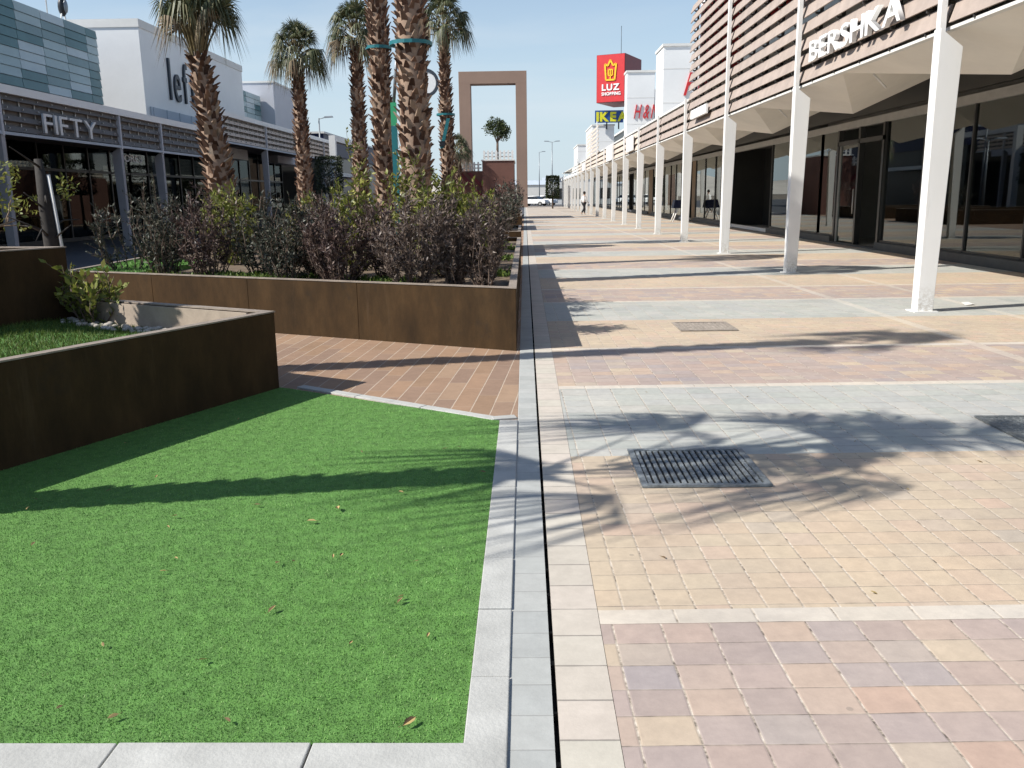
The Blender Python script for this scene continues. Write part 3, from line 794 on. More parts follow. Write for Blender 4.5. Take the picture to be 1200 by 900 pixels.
sign('shop_sign', 'red slanted lettering on the white rooftop block nearest the louvres', 'H&M', (7.85, 44.995, 6.25), (1, 0, 0), (0, -1, 0), 1.15, MT['red'], .06, .8, .15, shear=.35)
sign('shop_sign', 'red slanted lettering on the narrow white rooftop block', 'H&M', (7.0, 57.995, 6.25), (1, 0, 0), (0, -1, 0), .9, MT['red'], .06, .5, .1, shear=.35)

# red tower sign, turned a third of a right angle
t = thing('tower_sign', (7.2, 75, 7.4), 'red tower sign with a yellow emblem and white words above the roofs', 'sign')
ca, sa = cos(radians(-33)), sin(radians(-33))
ex = Vector((cos(radians(-25)), sin(radians(-25)), 0)); ey = Vector((-ex.y, ex.x, 0))
c0 = Vector((6.02, 75.6, 8.95)); Wd, Dp, Ht = 2.45, 4.3, 3.75
def at(a, d, z): return tuple(c0 + ex * a + ey * d + Vector((0, 0, z)))
b = MB(); b.hexa([at(0, 0, 0), at(Wd, 0, 0), at(Wd, Dp, 0), at(0, Dp, 0)], [at(0, 0, Ht), at(Wd, 0, Ht), at(Wd, Dp, Ht), at(0, Dp, Ht)]); bx_ = b.build('sign_box', MT['maroon'], t)  # box sides in darker red: their shade is put into the colour
b = MB(); b.hexa([at(.03, -.05, .03), at(Wd - .03, -.05, .03), at(Wd - .03, -.002, .03), at(.03, -.002, .03)], [at(.03, -.05, Ht - .03), at(Wd - .03, -.05, Ht - .03), at(Wd - .03, -.002, Ht - .03), at(.03, -.002, Ht - .03)]); b.build('face_panel', MT['red'], t)
def emb(pts, d=.06):
    lo = [at(x, -.055, z) for x, z in pts]; hi_ = [at(x, -.055 - d, z) for x, z in pts]
    return lo, hi_
b = MB()
def stroke(p, q, wdt=.09):
    (x0, z0), (x1, z1) = p, q; l = sqrt((x1 - x0) ** 2 + (z1 - z0) ** 2); nx, nz = -(z1 - z0) / l * wdt / 2, (x1 - x0) / l * wdt / 2
    P = [(x0 + nx, z0 + nz), (x0 - nx, z0 - nz), (x1 - nx, z1 - nz), (x1 + nx, z1 + nz)]
    b.hexa(*emb(P))
Q = [(.85, 1.75), (.75, 3.0), (1.0, 2.85), (1.22, 3.3), (1.45, 2.85), (1.72, 3.0), (1.6, 1.75)]
for p, q in zip(Q, Q[1:] + Q[:1]): stroke(p, q, .13)
for p, q in (((1.22, 1.8), (1.22, 2.5)), ((1.05, 2.1), (1.4, 2.1)), ((1.05, 2.55), (1.4, 2.55)), ((1.05, 2.1), (1.05, 2.55)), ((1.4, 2.1), (1.4, 2.55))): stroke(p, q, .09)
b.build('emblem', MT['yellow'], t)
def tsign(text, a, z, h, width, mat, bold=.02):
    sign('x', '', text, at(a, -.055, z), tuple(ex), tuple(-ey), h, mat, .05, width, .12, parent=t, bold=bold)
L = text_len('LUZ', .5, 1, .12); tsign('LUZ', .5, .95, .5, 1.42 / L, MT['letter'])
L = text_len('SHOPPING', .26, 1, .12); tsign('SHOPPING', .48, .55, .26, 1.5 / L, MT['letter'], .01)
b = MB(); b.tube([at(1.9, 2.9, -4.4), at(1.9, 2.9, 0)], .25, 10); b.build('pole', MT['darkmetal'], t)
b = MB(); b.tube([at(1.9, .6, Ht), at(1.9, .6, Ht + 2.2)], .02, 5); b.build('aerial', MT['darkmetal'], t)
t = thing('lettered_sign', (7, 76.5, 7.3), 'blue rooftop sign with yellow letters reading IKEA below the red tower sign', 'sign')
b = MB(); b.box(5.95, 8.3, 76.0, 76.2, 7.42, 8.4); b.build('panel', MT['blue'], t)
b = MB(); b.box(6.9, 7.0, 76.2, 76.3, 6.9, 7.5); b.box(7.9, 8.0, 76.2, 76.3, 6.9, 7.5); b.build('post', MT['darkmetal'], t)
L = text_len('IKEA', .72, 1, .12)
sign('x', '', 'IKEA', (6.05, 75.99, 7.55), (1, 0, 0), (0, -1, 0), .72, MT['lime'], .05, 2.15 / L, .12, parent=t, bold=.05)

# inside the near shops: rails of clothes, posters
def rack(x, y, cols, label):
    t = thing('clothes_rail', (x, y, .04), label, 'clothes rail', 'clothes rails behind the shop glass')
    b = MB()
    for yy in (y - .8, y + .8):
        b.tube([(x, yy, .05), (x, yy, 1.45)], .016, 6); b.tube([(x - .25, yy, .06), (x + .25, yy, .06)], .016, 6)
    b.tube([(x, y - .8, 1.45), (x, y + .8, 1.45)], .016, 6); b.build('rail_frame', MT['alu'], t)
    k = y - .7; q = 0
    groups = {}
    while k < y + .7:
        m = cols[q % len(cols)]; q += 1
        g = groups.setdefault(m, MB()); wv = R.uniform(.03, .06); zb = R.uniform(.45, .75)
        g.hexa([(x - .22, k, zb), (x + .22, k, zb), (x + .22, k + wv, zb), (x - .22, k + wv, zb)], [(x - .16, k, 1.4), (x + .16, k, 1.4), (x + .16, k + wv, 1.4), (x - .16, k + wv, 1.4)])
        k += wv + .02
    for m, g in groups.items(): g.build('garment', MT[m], t)
for i, (x, y, c, l) in enumerate([(11.2, 13.2, ['cloth2', 'cloth1'], 'rail of red and black clothes behind the glass at the right edge'), (11.8, 16.5, ['cloth3', 'cloth1'], 'rail of grey clothes behind the nearest column'),
        (11.0, 20.0, ['cloth1', 'cloth3', 'cloth1'], 'rail of dark clothes left of the nearest column'), (11.4, 22.6, ['cloth1', 'cloth2'], 'rail of clothes just right of the shop door'), (11.3, 30.5, ['cloth3', 'cloth1'], 'rail of clothes left of the second column'), (11.3, 45.5, ['cloth1', 'cloth3'], 'rail of clothes in the farther shop window')]):
    rack(x, y, c, l)
for y0, y1, z0, z1, l in ((12.0, 12.9, .3, 2.4, 'tall red poster inside the glass at the right edge'), (27.35, 27.75, .25, 2.7, 'narrow red poster strip beside the shop door')):
    t = thing('poster', (10, (y0 + y1) / 2, z0), l, 'poster')
    b = MB(); b.box(9.9, 9.93, y0, y1, z0, z1); b.build('sheet', MT['red'], t); b = MB(); b.box(9.88, 9.95, y0 - .03, y1 + .03, z1, z1 + .04); b.build('hanging_bar', MT['alu'], t)
# navy covered stand outside the farther shop
t = thing('display_stand', (8.6, 49.6, 0), 'navy covered folding stand with white legs by the farther shop', 'stand')
b = MB(); b.hexa([(8.2, 49.2, .75), (9.0, 49.2, .75), (9.0, 50.0, .75), (8.2, 50.0, .75)], [(8.3, 49.3, 1.2), (8.95, 49.3, 1.15), (8.95, 49.9, 1.15), (8.3, 49.9, 1.2)]); b.build('cover', MT['navy'], t)
for sx, sy in ((-1, -1), (1, -1), (1, 1), (-1, 1)):
    b = MB(); b.tube([(8.6 + .1 * sx, 49.6 + .3 * sy, .78), (8.6 + .4 * sx, 49.6 + .35 * sy, 0)], .035, 6); b.build('leg', MT['letter'], t)

# ------------------------------------------------------------------ left-hand shops (fronts face +x)
XL = -13.9
def left_arcade(label, ya, yb, cols, zb, zt, slatmat, wide=True):
    t = thing('shop_arcade', (XL - 4, (ya + yb) / 2, 0), label, 'building')
    for y in cols:
        b = MB(); b.hexa([(XL - .22, y - .09, 0), (XL, y - .09, 0), (XL, y + .09, 0), (XL - .22, y + .09, 0)], [(XL - .32, y - .09, zb - .22), (XL, y - .09, zb), (XL, y + .09, zb), (XL - .32, y + .09, zb - .22)])
        o = b.build('column', MT['leftgrey'], t, bevel=.006)
        b = MB(); b.box(XL - .08, XL + .03, y - .05, y + .05, zb - .1, zt); b.build('post', MT['lav'], o)
    ed = [ya] + [c for c in cols if ya < c < yb] + [yb]
    for y0, y1 in zip(ed, ed[1:]):
        b = MB(); z = zb + .05
        while z + .12 < zt:
            b.hexa([(XL - .05, y0 + .06, z), (XL - .02, y0 + .06, z), (XL - .02, y1 - .06, z), (XL - .05, y1 - .06, z)], [(XL - .11, y0 + .06, z + .15), (XL - .08, y0 + .06, z + .15), (XL - .08, y1 - .06, z + .15), (XL - .11, y1 - .06, z + .15)])
            z += .2 if not wide else .27
        o = b.build('louvre_panel', slatmat, t)
        n = max(2, round((y1 - y0) / .75))
        for k in range(n):
            b = MB(); yy = y0 + (k + .5) * (y1 - y0) / n
            b.box(XL - .15, XL - .12, yy - .02, yy + .02, zb + .02, zt - .02); z = zb + .05
            while z + .12 < zt: b.box(XL - .14, XL - .005, yy - .013, yy + .013, z + .06, z + .10); z += .2 if not wide else .27
            b.build('bracket', MT['alu'], o)
    b = MB(); b.box(XL - .3, XL + .05, ya, yb, zt, zt + .22); b.build('parapet_trim', MT['panelwhite'], t)
    b = MB(); b.box(XL - .04, XL + .02, ya, yb, zb - .06, zb + .02); b.build('soffit_trim', MT['greyblue'], t)
    b = MB(); b.box(-18, XL - .12, ya, yb, zb + .3, zb + .4); b.box(XL - .22, XL - .16, ya, yb, zb, zt); b.build('canopy', MT['slatdark'], t)
    # shop front
    f = MB(); n = max(2, round((yb - ya) / 1.9))
    for k in range(n + 1):
        y = ya + (yb - ya) * k / n; f.box(-18.05, -17.93, y - .04, y + .04, 0, zb + .3)
    f.box(-18.05, -17.93, ya, yb, 2.7, 2.8); f.box(-18.05, -17.9, ya, yb, 0, .15)
    fo = f.build('window_frame', MT['frame'], t)
    for k in range(n):
        y0, y1 = ya + (yb - ya) * k / n + .04, ya + (yb - ya) * (k + 1) / n - .04
        p = MB(); p.box(-18.0, -17.98, y0, y1, .15, 2.7); p.box(-18.0, -17.98, y0, y1, 2.8, zb + .3); p.build('pane', MT['glassdim'], fo)
    b = MB(); b.box(-24, -23.9, ya, yb, 0, 4); b.box(-24, -18.1, ya, ya + .1, 0, 4); b.box(-24, -18.1, yb - .1, yb, 0, 4); b.box(-24, -18.06, ya, yb, zb + .3, zb + .4); b.build('shop_interior', MT['interior'], t)
    b = MB(); b.box(-24, -18.06, ya, yb, -.02, .05); b.build('shop_floor', MT['shopfloor'], t)
    for k in range(n // 2):
        y = ya + (yb - ya) * (k + .3) / (n / 2)
        b = MB(); b.box(-20.2, -19.6, y, y + 1.1, .05, R.uniform(1.2, 2.3)); b.build('shelf_unit', MT[R.choice(['offwhite', 'wood', 'cloth3'])], t)
    return t
l1 = left_arcade('low dark louvred shop row with grey columns on the left', 8, 40.5, [10, 17, 23.9, 30.9, 34.4], 3.40, 4.42, MT['slatdark'])
l2 = left_arcade('higher pale slatted shop row beyond the big palm on the left', 40.5, 66, [41.5, 48.5, 55.5, 62.3], 4.2, 5.35, MT['slat2'])
L = text_len('FIFTY', .56, 1.0, .14)
sign('shop_sign', 'large thin pale letters reading FIFTY on the dark louvres', 'FIFTY', (XL + .02, 25.9, 3.50), (0, 1, 0), (1, 0, 0), .58, MT['lettergrey'], .06, (3.2 / L), .14 * 3.2 / L)
L = text_len('STORES', .26, 1.0, .12)
sign('shop_sign', 'small dim letters hung under the canopy beside the grey column', 'STORES', (XL - .6, 31.5, 2.95), (0, 1, 0), (1, 0, 0), .26, MT['lettergrey'], .05, 2.3 / L, .12 * 2.3 / L)

# glass-clad block above
def checker(label, y0, y1, z1, seed):
    t = thing('glass_clad_block', (-22, (y0 + y1) / 2, 3.9), label, 'building')
    b = MB(); b.box(-30, -18.06, y0, y1, 3.9, z1 - .03); b.build('wall', MT['greyblue'], t)
    rr = random.Random(seed); b = MB(); yy = y0; PW = 1.72
    while yy < y1 - .2:
        ye = min(yy + PW, y1); z = z1; k = 0
        while z > 4.2:
            m = rr.choice([1, 1, 1, 2, 2]) 
            c = rr.random()
            cidx = 0 if c < .26 else 1 if c < .48 else 2 if c < .72 else 3
            for q in range(m):
                b.cur = cidx; h = .33
                b.hexa([(-18.06, yy + .015, z - h + .012), (-17.985, yy + .015, z - h + .012), (-17.985, ye - .015, z - h + .012), (-18.06, ye - .015, z - h + .012)],
                       [(-18.06, yy + .015, z), (-18.02, yy + .015, z), (-18.02, ye - .015, z), (-18.06, ye - .015, z)])
                z -= h
        yy = ye
    b.build('glass_cladding', [CH[0], CH[1], CH[2], CH[3]], t)
    return t
CH = [plain('teal_pane', (.075, .17, .175), .25, .15, .7), plain('grey_teal_pane', (.17, .255, .26), .25, .12, .7), plain('pale_pane', (.36, .46, .47), .3, .1, .7), plain('silver_pane', (.47, .55, .57), .3, .08, .7)]
checker('wide glass block of teal and grey strips at the upper left', 12, 38.75, 8.55, 11)
checker('short teal glass block right of the white lettered box', 55.4, 62.0, 8.4, 12)
t = thing('white_box_building', (-19, 48, 3.9), 'white box building with the dark word lefties above the shops', 'building')
b = MB(); b.box(-29, -17.1, 40.9, 55.35, 3.9, 9.40); b.build('wall', MT['panelwhite'], t)
b = MB(); b.box(-29, -17.06, 40.86, 55.4, 9.10, 9.45); b.build('parapet', MT['offwhite'], t)
b = MB(); b.box(-17.09, -17.02, 41.3, 55.0, 5.35, 5.75)
for k in range(9): b.box(-17.02, -16.99, 41.5 + k * 1.55, 41.6 + k * 1.55, 4.9, 5.75)
b.build('lower_band', MT['greyblue'], t)
L = text_len('lefties', 2.05, 1, .3); fx = 6.6 / L
sign('shop_sign', 'tall dark letters reading lefties on the white box', 'lefties', (-17.09, 43.75, 6.30), (0, 1, 0), (1, 0, 0), 2.05, MT['signdark'], .1, fx, .3 * fx)
t = thing('rooftop_block', (-18, 65, 4), 'narrow pale block behind the second palm', 'building')
b = MB(); b.box(-26, -17.1, 62.1, 70, 4, 9.3); b.build('wall', MT['lav'], t); b = MB(); b.box(-26.05, -17.05, 62.05, 70.05, 9.3, 9.42); b.build('parapet', MT['offwhite'], t)
# flood light and mast on the roof
t = thing('floodlight', (-18.3, 36.7, 8.55), 'dark floodlight on a bracket on the glass block roof', 'lamp')
b = MB(); b.tube([(-18.3, 36.5, 8.5), (-18.3, 36.6, 8.85)], .03, 6); b.tube([(-18.3, 36.95, 8.5), (-18.3, 36.8, 8.85)], .03, 6); b.build('bracket', MT['offwhite'], t)
b = MB(); b.ball((-18.3, 36.72, 9.12), (.16, .2, .36), 12, 8); b.build('lamp_head', MT['darkmetal'], t)
b = MB(); b.ball((-18.16, 36.72, 9.14), (.06, .14, .26), 10, 6); b.build('lens', MT['lampgrey'], t)
b = MB(); b.tube([(-18.3, 35.5, 8.5), (-18.3, 35.5, 11.5)], .025, 6); tag(b.build('mast', MT['offwhite'], origin=(-18.3, 35.5, 8.5)), 'thin pale mast on the glass block roof', 'mast')

# farther left: dark blue building, white portal, clipped tree, posts
t = thing('low_building', (-20, 86, 0), 'low dark building with a navy roof band between the palms', 'building')
b = MB(); b.box(-34, -16.2, 72, 104, 0, 5.0); b.build('wall', MT['darkpanel'], t)
b = MB(); b.box(-34.2, -16.0, 71.8, 104, 5.0, 6.6); b.build('roof_band', MT['navy'], t); b = MB(); b.box(-34.3, -15.9, 71.7, 104.1, 6.6, 6.75); b.build('roof_edge', MT['offwhite'], t)
b = MB(); b.box(-16.15, -15.2, 74, 86, 3.3, 3.6); b.build('canopy', MT['offwhite'], t)
t = thing('portal_frame', (-12.2, 58, 0), 'white square portal frame left of the middle palm', 'frame')
b = MB(); b.box(-12.45, -12.05, 57.3, 57.7, 0, 5.1); b.box(-12.45, -12.05, 68.6, 69, 0, 5.1); b.build('upright', MT['white'], t); b = MB(); b.box(-12.45, -12.05, 57.3, 69, 5.1, 5.45); b.build('beam', MT['white'], t)
def leafcloud(b, pts, n, size, rr, up=.3):
    for _ in range(n):
        c, r = rr.choice(pts)
        while True:
            d = Vector((rr.uniform(-1, 1), rr.uniform(-1, 1), rr.uniform(-1, 1)))
            if .35 < d.length < 1: break
        p = Vector(c) + Vector((d.x * r[0], d.y * r[1], d.z * r[2]))
        leafquad(b, p, Vector((rr.gauss(0, 1), rr.gauss(0, 1), rr.gauss(up, 1))), size * rr.uniform(.6, 1.3), .4, rr)
def leafquad(b, p, d, l, wr, rr):
    d = d.normalized() if d.length > 1e-6 else Vector((0, 0, 1))
    s = d.cross(Vector((rr.gauss(0, 1), rr.gauss(0, 1), rr.gauss(0, 1))))
    s = s.normalized() * l * wr / 2 if s.length > 1e-6 else Vector((l * wr / 2, 0, 0))
    m = p + d * l * .5
    b.face([b.pt(p), b.pt(m + s), b.pt(p + d * l), b.pt(m - s)])
def cliptree(x, y, w, z0, z1, label, n, size, mat='dark', cat='tree'):
    t = thing('clipped_tree', (x, y, 0), label, cat); rr = random.Random(int(x * 7 + y))
    b = MB(); b.tube([(x, y, 0), (x + .03, y, z0 + .3)], [.09, .07], 8)
    for q in range(5): b.tube([(x, y, z0 - .1), (x + rr.uniform(-.4, .4) * w, y + rr.uniform(-.4, .4) * w, z0 + .6)], [.04, .02], 5)
    b.build('trunk', MT['bark'], t)
    b = MB()
    for _ in range(n):
        p = [rr.uniform(-1, 1) for _ in range(3)]; k = rr.randrange(3)
        if rr.random() < .8: p[k] = (1 if p[k] > 0 else -1) * rr.uniform(.84, 1.04)
        leafquad(b, Vector((x + p[0] * w / 2, y + p[1] * w / 2, (z0 + z1) / 2 + p[2] * (z1 - z0) / 2)), Vector((p[0] + rr.gauss(0, .5), p[1] + rr.gauss(0, .5), p[2] + rr.gauss(.2, .5))), size * rr.uniform(.6, 1.4), .5, rr)
    b.build('crown', MT[mat], t)
cliptree(-10.9, 50, 1.2, 2.0, 3.75, 'dark square clipped tree between the second and third palms', 2600, .11)
cliptree(-12.1, 55, 1.3, 1.9, 3.6, 'dark clipped tree just left of the square one', 1800, .12)
cliptree(3.25, 104, 1.3, 1.3, 3.6, 'dark green box-clipped tree at the far end of the plaza', 3200, .2)
def lamp(x, y, h, label, heads=2):
    t = thing('street_lamp', (x, y, 0), label, 'street lamp', 'street lamps')
    b = MB(); b.tube([(x, y, 0), (x, y, h)], [.09, .045], 8); b.build('pole', MT['lampgrey'], t)
    for s in ((-1, 1) if heads == 2 else (1,)):
        b = MB(); b.tube([(x, y, h - .05), (x + .5 * s, y, h + .06)], .03, 6); b.hexa([(x + .4 * s, y - .15, h + .02), (x + 1.0 * s, y - .15, h + .05), (x + 1.0 * s, y + .15, h + .05), (x + .4 * s, y + .15, h + .02)][::s], [(x + .42 * s, y - .12, h + .12), (x + .95 * s, y - .12, h + .14), (x + .95 * s, y + .12, h + .14), (x + .42 * s, y + .12, h + .12)][::s]); b.build('lamp_head', MT['lampgrey'], t)
lamp(3.45, 112, 8.0, 'tall double headed street lamp beyond the plaza end')
lamp(2.3, 140, 8.1, 'fainter street lamp left of the double headed one', 1)
lamp(-11.5, 60, 5.55, 'slim pale lamp post beside the portal frame', 1)
lamp(-14.3, 63, 7.0, 'lamp post showing its flat head right of the second palm', 1)
lamp(-7.6, 52, 4.3, 'slim lamp post right of the third palm', 2)
# round sign behind the palms
t = thing('round_sign', (-8.1, 80, 0), 'round white sign with a black rim half hidden behind a palm', 'sign')
b = MB(); b.tube([(-8.6, 80.06, 11.3), (-8.6, 79.95, 11.3)], .95, 28, smooth=False); b.build('disc', MT['letter'], t)
b = MB()
for k in range(28):
    a0, a1_ = 2 * pi * k / 28, 2 * pi * (k + 1) / 28
    f_ = lambda a, r, y: (-8.6 + r * cos(a), y, 11.3 + r * sin(a))
    b.hexa([f_(a0, .93, 80.08), f_(a1_, .93, 80.08), f_(a1_, 1.2, 80.08), f_(a0, 1.2, 80.08)], [f_(a0, .93, 79.9), f_(a1_, .93, 79.9), f_(a1_, 1.2, 79.9), f_(a0, 1.2, 79.9)])
b.build('rim', MT['signdark'], t)
b = MB(); b.tube([(-8.6, 80.2, 0), (-8.6, 80.2, 10.3)], .12, 8); b.build('pole', MT['lampgrey'], t)

# ------------------------------------------------------------------ arch and terrace in the distance
t = thing('gateway_arch', (-4, 119, 0), 'tall plain brown rectangular gateway arch at the end of the planters', 'arch')
for x0, x1 in ((-8.41, -6.9), (-1.05, .38)):
    b = MB(); b.box(x0, x1, 118, 120.2, 0, 15.72); b.build('leg', MT['archb'], t, bevel=.02)
b = MB(); b.box(-8.41, .38, 118, 120.2, 15.72, 17.25); b.build('lintel', MT['archb'], t, bevel=.02)
t = thing('terrace_building', (-2.5, 62, 0), 'brown terrace block with white picket railings and steps', 'building')
b = MB(); b.box(-2.83, -.72, 60, 66, 0, 3.84); b.build('tower_wall', MT['brownwall'], t); b = MB(); b.box(-4.9, -2.83, 60.4, 66, 0, 3.2); b.build('side_wall', MT['brownwall'], t)
b = MB(); b.box(-2.9, -.66, 59.95, 66, 3.84, 3.92); b.build('coping', MT['offwhite'], t)
b = MB(); b.hexa([(-4.5, 60.3, 3.1), (-4.2, 60.3, 3.1), (-2.85, 60.3, 1.6), (-3.15, 60.3, 1.6)], [(-4.5, 60.38, 3.1), (-4.2, 60.38, 3.1), (-2.85, 60.38, 1.6), (-3.15, 60.38, 1.6)]); b.hexa([(-3.9, 60.3, 3.1), (-3.6, 60.3, 3.1), (-2.85, 60.3, 2.3), (-2.95, 60.3, 2.1)], [(-3.9, 60.38, 3.1), (-3.6, 60.38, 3.1), (-2.85, 60.38, 2.3), (-2.95, 60.38, 2.1)]); b.build('stair_string', MT['maroon'], t)
def picket(x0, x1, y, z, h, label):
    t = thing('picket_railing', ((x0 + x1) / 2, y, z), label, 'railing')
    b = MB(); b.box(x0, x1, y + .02, y + .06, z + h * .25, z + h * .38); b.box(x0, x1, y + .02, y + .06, z + h * .62, z + h * .75); b.build('rail', MT['white'], t)
    k = x0; 
    while k < x1 - .05:
        b = MB(); b.hexa([(k, y - .02, z), (k + .13, y - .02, z), (k + .13, y + .019, z), (k, y + .019, z)], [(k, y - .02, z + h * .88), (k + .13, y - .02, z + h * .88), (k + .13, y + .019, z + h * .88), (k, y + .019, z + h * .88)]); b.poly([(k, y - .02, z + h * .88), (k + .13, y - .02, z + h * .88), (k + .065, y - .02, z + h)]); b.build('picket', MT['white'], t); k += .27
picket(-2.75, -.8, 60.05, 3.92, .62, 'white picket railing on top of the brown tower')
picket(-4.8, -2.9, 60.45, 3.2, .62, 'white picket railing on the lower brown wall')

# hills and far end
b = MB()
nx_ = 60
def hz(i, j): x = -420 + 840 * i / nx_; return (x, 480 + j * 90 + 25 * sin(i * .7), max(0, (1 - abs(j - 3) / 3.2)) * (15 + 4 * sin(i * .33) + 2.5 * sin(i * .9 + 1)) - 1)
b.smooth = True
for i in range(nx_):
    for j in range(6): b.poly([hz(i, j), hz(i + 1, j), hz(i + 1, j + 1), hz(i, j + 1)])
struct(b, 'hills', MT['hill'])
t = thing('far_building', (7, 150, 0), 'low pale building closing the far end of the street', 'building')
b = MB(); b.box(4.0, 22, 148, 156, 0, 4.2); b.build('wall', MT['offwhite'], t); b = MB(); b.box(3.8, 22.2, 147.8, 156.2, 4.2, 4.45); b.build('roof', MT['panelwhite'], t)
for k in range(5):
    b = MB(); b.box(4.8 + k * 3, 6.4 + k * 3, 147.95, 148.02, .9, 2.6); b.build('window', MT['frame'], t)
for x, y, w_, h_, l in ((-2, 300, 26, 5, 'far low pale warehouse below the hills'), (18, 330, 22, 6.5, 'far white warehouse at the foot of the hills')):
    t = thing('warehouse', (x, y, 0), l, 'building'); b = MB(); b.box(x - w_ / 2, x + w_ / 2, y, y + 12, 0, h_); b.build('wall', MT['offwhite'], t)
    b = MB(); b.hexa([(x - w_ / 2 - .3, y - .3, h_), (x + w_ / 2 + .3, y - .3, h_), (x + w_ / 2 + .3, y + 12.3, h_), (x - w_ / 2 - .3, y + 12.3, h_)], [(x - w_ / 2 - .3, y + 6, h_ + 1.5), (x + w_ / 2 + .3, y + 6, h_ + 1.5), (x + w_ / 2 + .3, y + 6.2, h_ + 1.5), (x - w_ / 2 - .3, y + 6.2, h_ + 1.5)]); b.build('roof', MT['greyblue'], t)

# ------------------------------------------------------------------ cars
def car(x, y, rz, paint, label):
    t = thing('parked_car', (0, 0, 0), label, 'car', 'cars parked at the far end')
    prof = [(-2.1, .32), (-2.12, .62), (-1.95, .88), (-1.1, .98), (1.75, .98), (2.02, .86), (2.08, .34)]
    b = MB(); b.smooth = False
    def loft(prof, ws, w0):
        n = len(prof)
        A_ = [b.pt((px, -w0 * ws[k], pz)) for k, (px, pz) in enumerate(prof)]; B2 = [b.pt((px, w0 * ws[k], pz)) for k, (px, pz) in enumerate(prof)]
        b.face(A_); b.face(B2[::-1])
        for k in range(n): j = (k + 1) % n; b.face((A_[j], A_[k], B2[k], B2[j]))
    loft(prof, [.93, .96, .95, .93, .93, .95, .94], .88)
    loft([(-.62, 1.425), (-.05, 1.475), (1.0, 1.44), (1.5, 1.34), (.95, 1.30), (-.5, 1.30)], [.72] * 6, .88)
    b.build('body', paint, t, bevel=.05)
    b = MB(); loft([(-1.1, .97), (-.62, 1.41), (1.45, 1.36), (1.85, .97)], [.9, .72, .72, .88], .885); b.build('windows', MT['carglass'], t)
    for px in (-1.3, 1.3):
        for s in (-1, 1):
            b = MB(); b.tube([(px, s * .70, .32), (px, s * .89, .32)], .32, 18, smooth=False); wh = b.build('wheel', MT['tyre'], t)
            b = MB(); b.tube([(px, s * .86, .32), (px, s * .90, .32)], .19, 12, smooth=False); b.build('rim', MT['alu'], wh)
    for s in (-1, 1):
        b = MB(); b.box(-2.11, -1.95, s * .62 - .16, s * .62 + .16, .62, .78); b.build('headlight', MT['letter'], t)
        b = MB(); b.box(1.92, 2.09, s * .62 - .14, s * .62 + .14, .62, .82); b.build('tail_light', MT['lampred'], t)
    t.location = (x, y, -.006); t.rotation_euler = (0, 0, rz)
car(1.4, 132, radians(155), MT['carwhite'], 'white parked car beside the foot of the arch, nearest of the cars')
car(3.0, 141, radians(150), MT['carwhite'], 'white parked car partly behind the nearest white car')
car(1.6, 150, radians(165), MT['cargrey'], 'grey parked car farther back in the car park')

# ------------------------------------------------------------------ person
def skinned(name, chains, mat, parent, sub=2):
    """chains: list of polylines [(x,y,z,r),...]; first point of later chains may repeat a point of an earlier one to join"""
    V, Ed, Rd, idx = [], [], [], {}
    for ch in chains:
        last = None
        for x, y, z, r in ch:
            k = (round(x, 4), round(y, 4), round(z, 4))
            if k not in idx: idx[k] = len(V); V.append((x, y, z)); Rd.append(r)
            if last is not None and last != idx[k]: Ed.append((last, idx[k]))
            last = idx[k]
    me = bpy.data.meshes.new(name); me.from_pydata(V, Ed, [])
    ob = bpy.data.objects.new(name, me); COL.objects.link(ob)
    sk = ob.modifiers.new('skin', 'SKIN'); sk.use_smooth_shade = True
    for i, v in enumerate(me.skin_vertices[0].data):
        v.radius = (Rd[i], Rd[i]); v.use_root = i == 0
    su = ob.modifiers.new('sub', 'SUBSURF'); su.levels = sub; su.render_levels = sub
    dg = bpy.context.evaluated_depsgraph_get()
    m2 = bpy.data.meshes.new_from_object(ob.evaluated_get(dg)); m2.name = name
    bpy.data.objects.remove(ob)
    m2.materials.clear(); m2.materials.append(mat)
    for p in m2.polygons: p.use_smooth = True
    o = bpy.data.objects.new(name, m2); COL.objects.link(o); o.parent = parent
    return o
pr = thing('person', (4.62, 69.6, 0), 'person walking in a pale top and black trousers between the far columns', 'person')
hipL, hipR = (.0, .09, .88, .085), (.0, -.09, .88, .085)
body = [[(0, 0, .93, .12), (0, 0, 1.1, .115), (.02, 0, 1.28, .13), (.03, 0, 1.42, .075), (.045, 0, 1.5, .05), (.06, 0, 1.56, .08), (.06, 0, 1.66, .092), (.06, 0, 1.74, .06)],
        [(.06, 0, 1.62, .08), (.16, 0, 1.615, .015)],
        [(0, 0, .93, .12), hipL, (.17, .10, .48, .055), (.13, .10, .09, .042), (.27, .10, .05, .035)],
        [(0, 0, .93, .12), hipR, (-.06, -.10, .47, .055), (-.34, -.10, .12, .042), (-.24, -.10, .04, .035)],
        [(.03, 0, 1.42, .075), (.02, .18, 1.39, .055), (-.08, .22, 1.12, .042), (.02, .23, .88, .032), (.05, .23, .80, .03)],
        [(.03, 0, 1.42, .075), (.02, -.18, 1.39, .055), (.08, -.22, 1.12, .042), (.24, -.22, .93, .032), (.29, -.22, .87, .03)]]
skinned('body', body, MT['skin'], pr)
jk = [[(0, 0, .90, .15), (0, 0, 1.1, .14), (.02, 0, 1.28, .155), (.03, 0, 1.41, .09)],
      [(.03, 0, 1.41, .09), (.02, .18, 1.39, .072), (-.08, .22, 1.12, .058), (.01, .23, .92, .048)], [(.03, 0, 1.41, .09), (.02, -.18, 1.39, .072), (.08, -.22, 1.12, .058), (.21, -.22, .96, .048)]]
skinned('top', jk, MT['jacket'], pr)
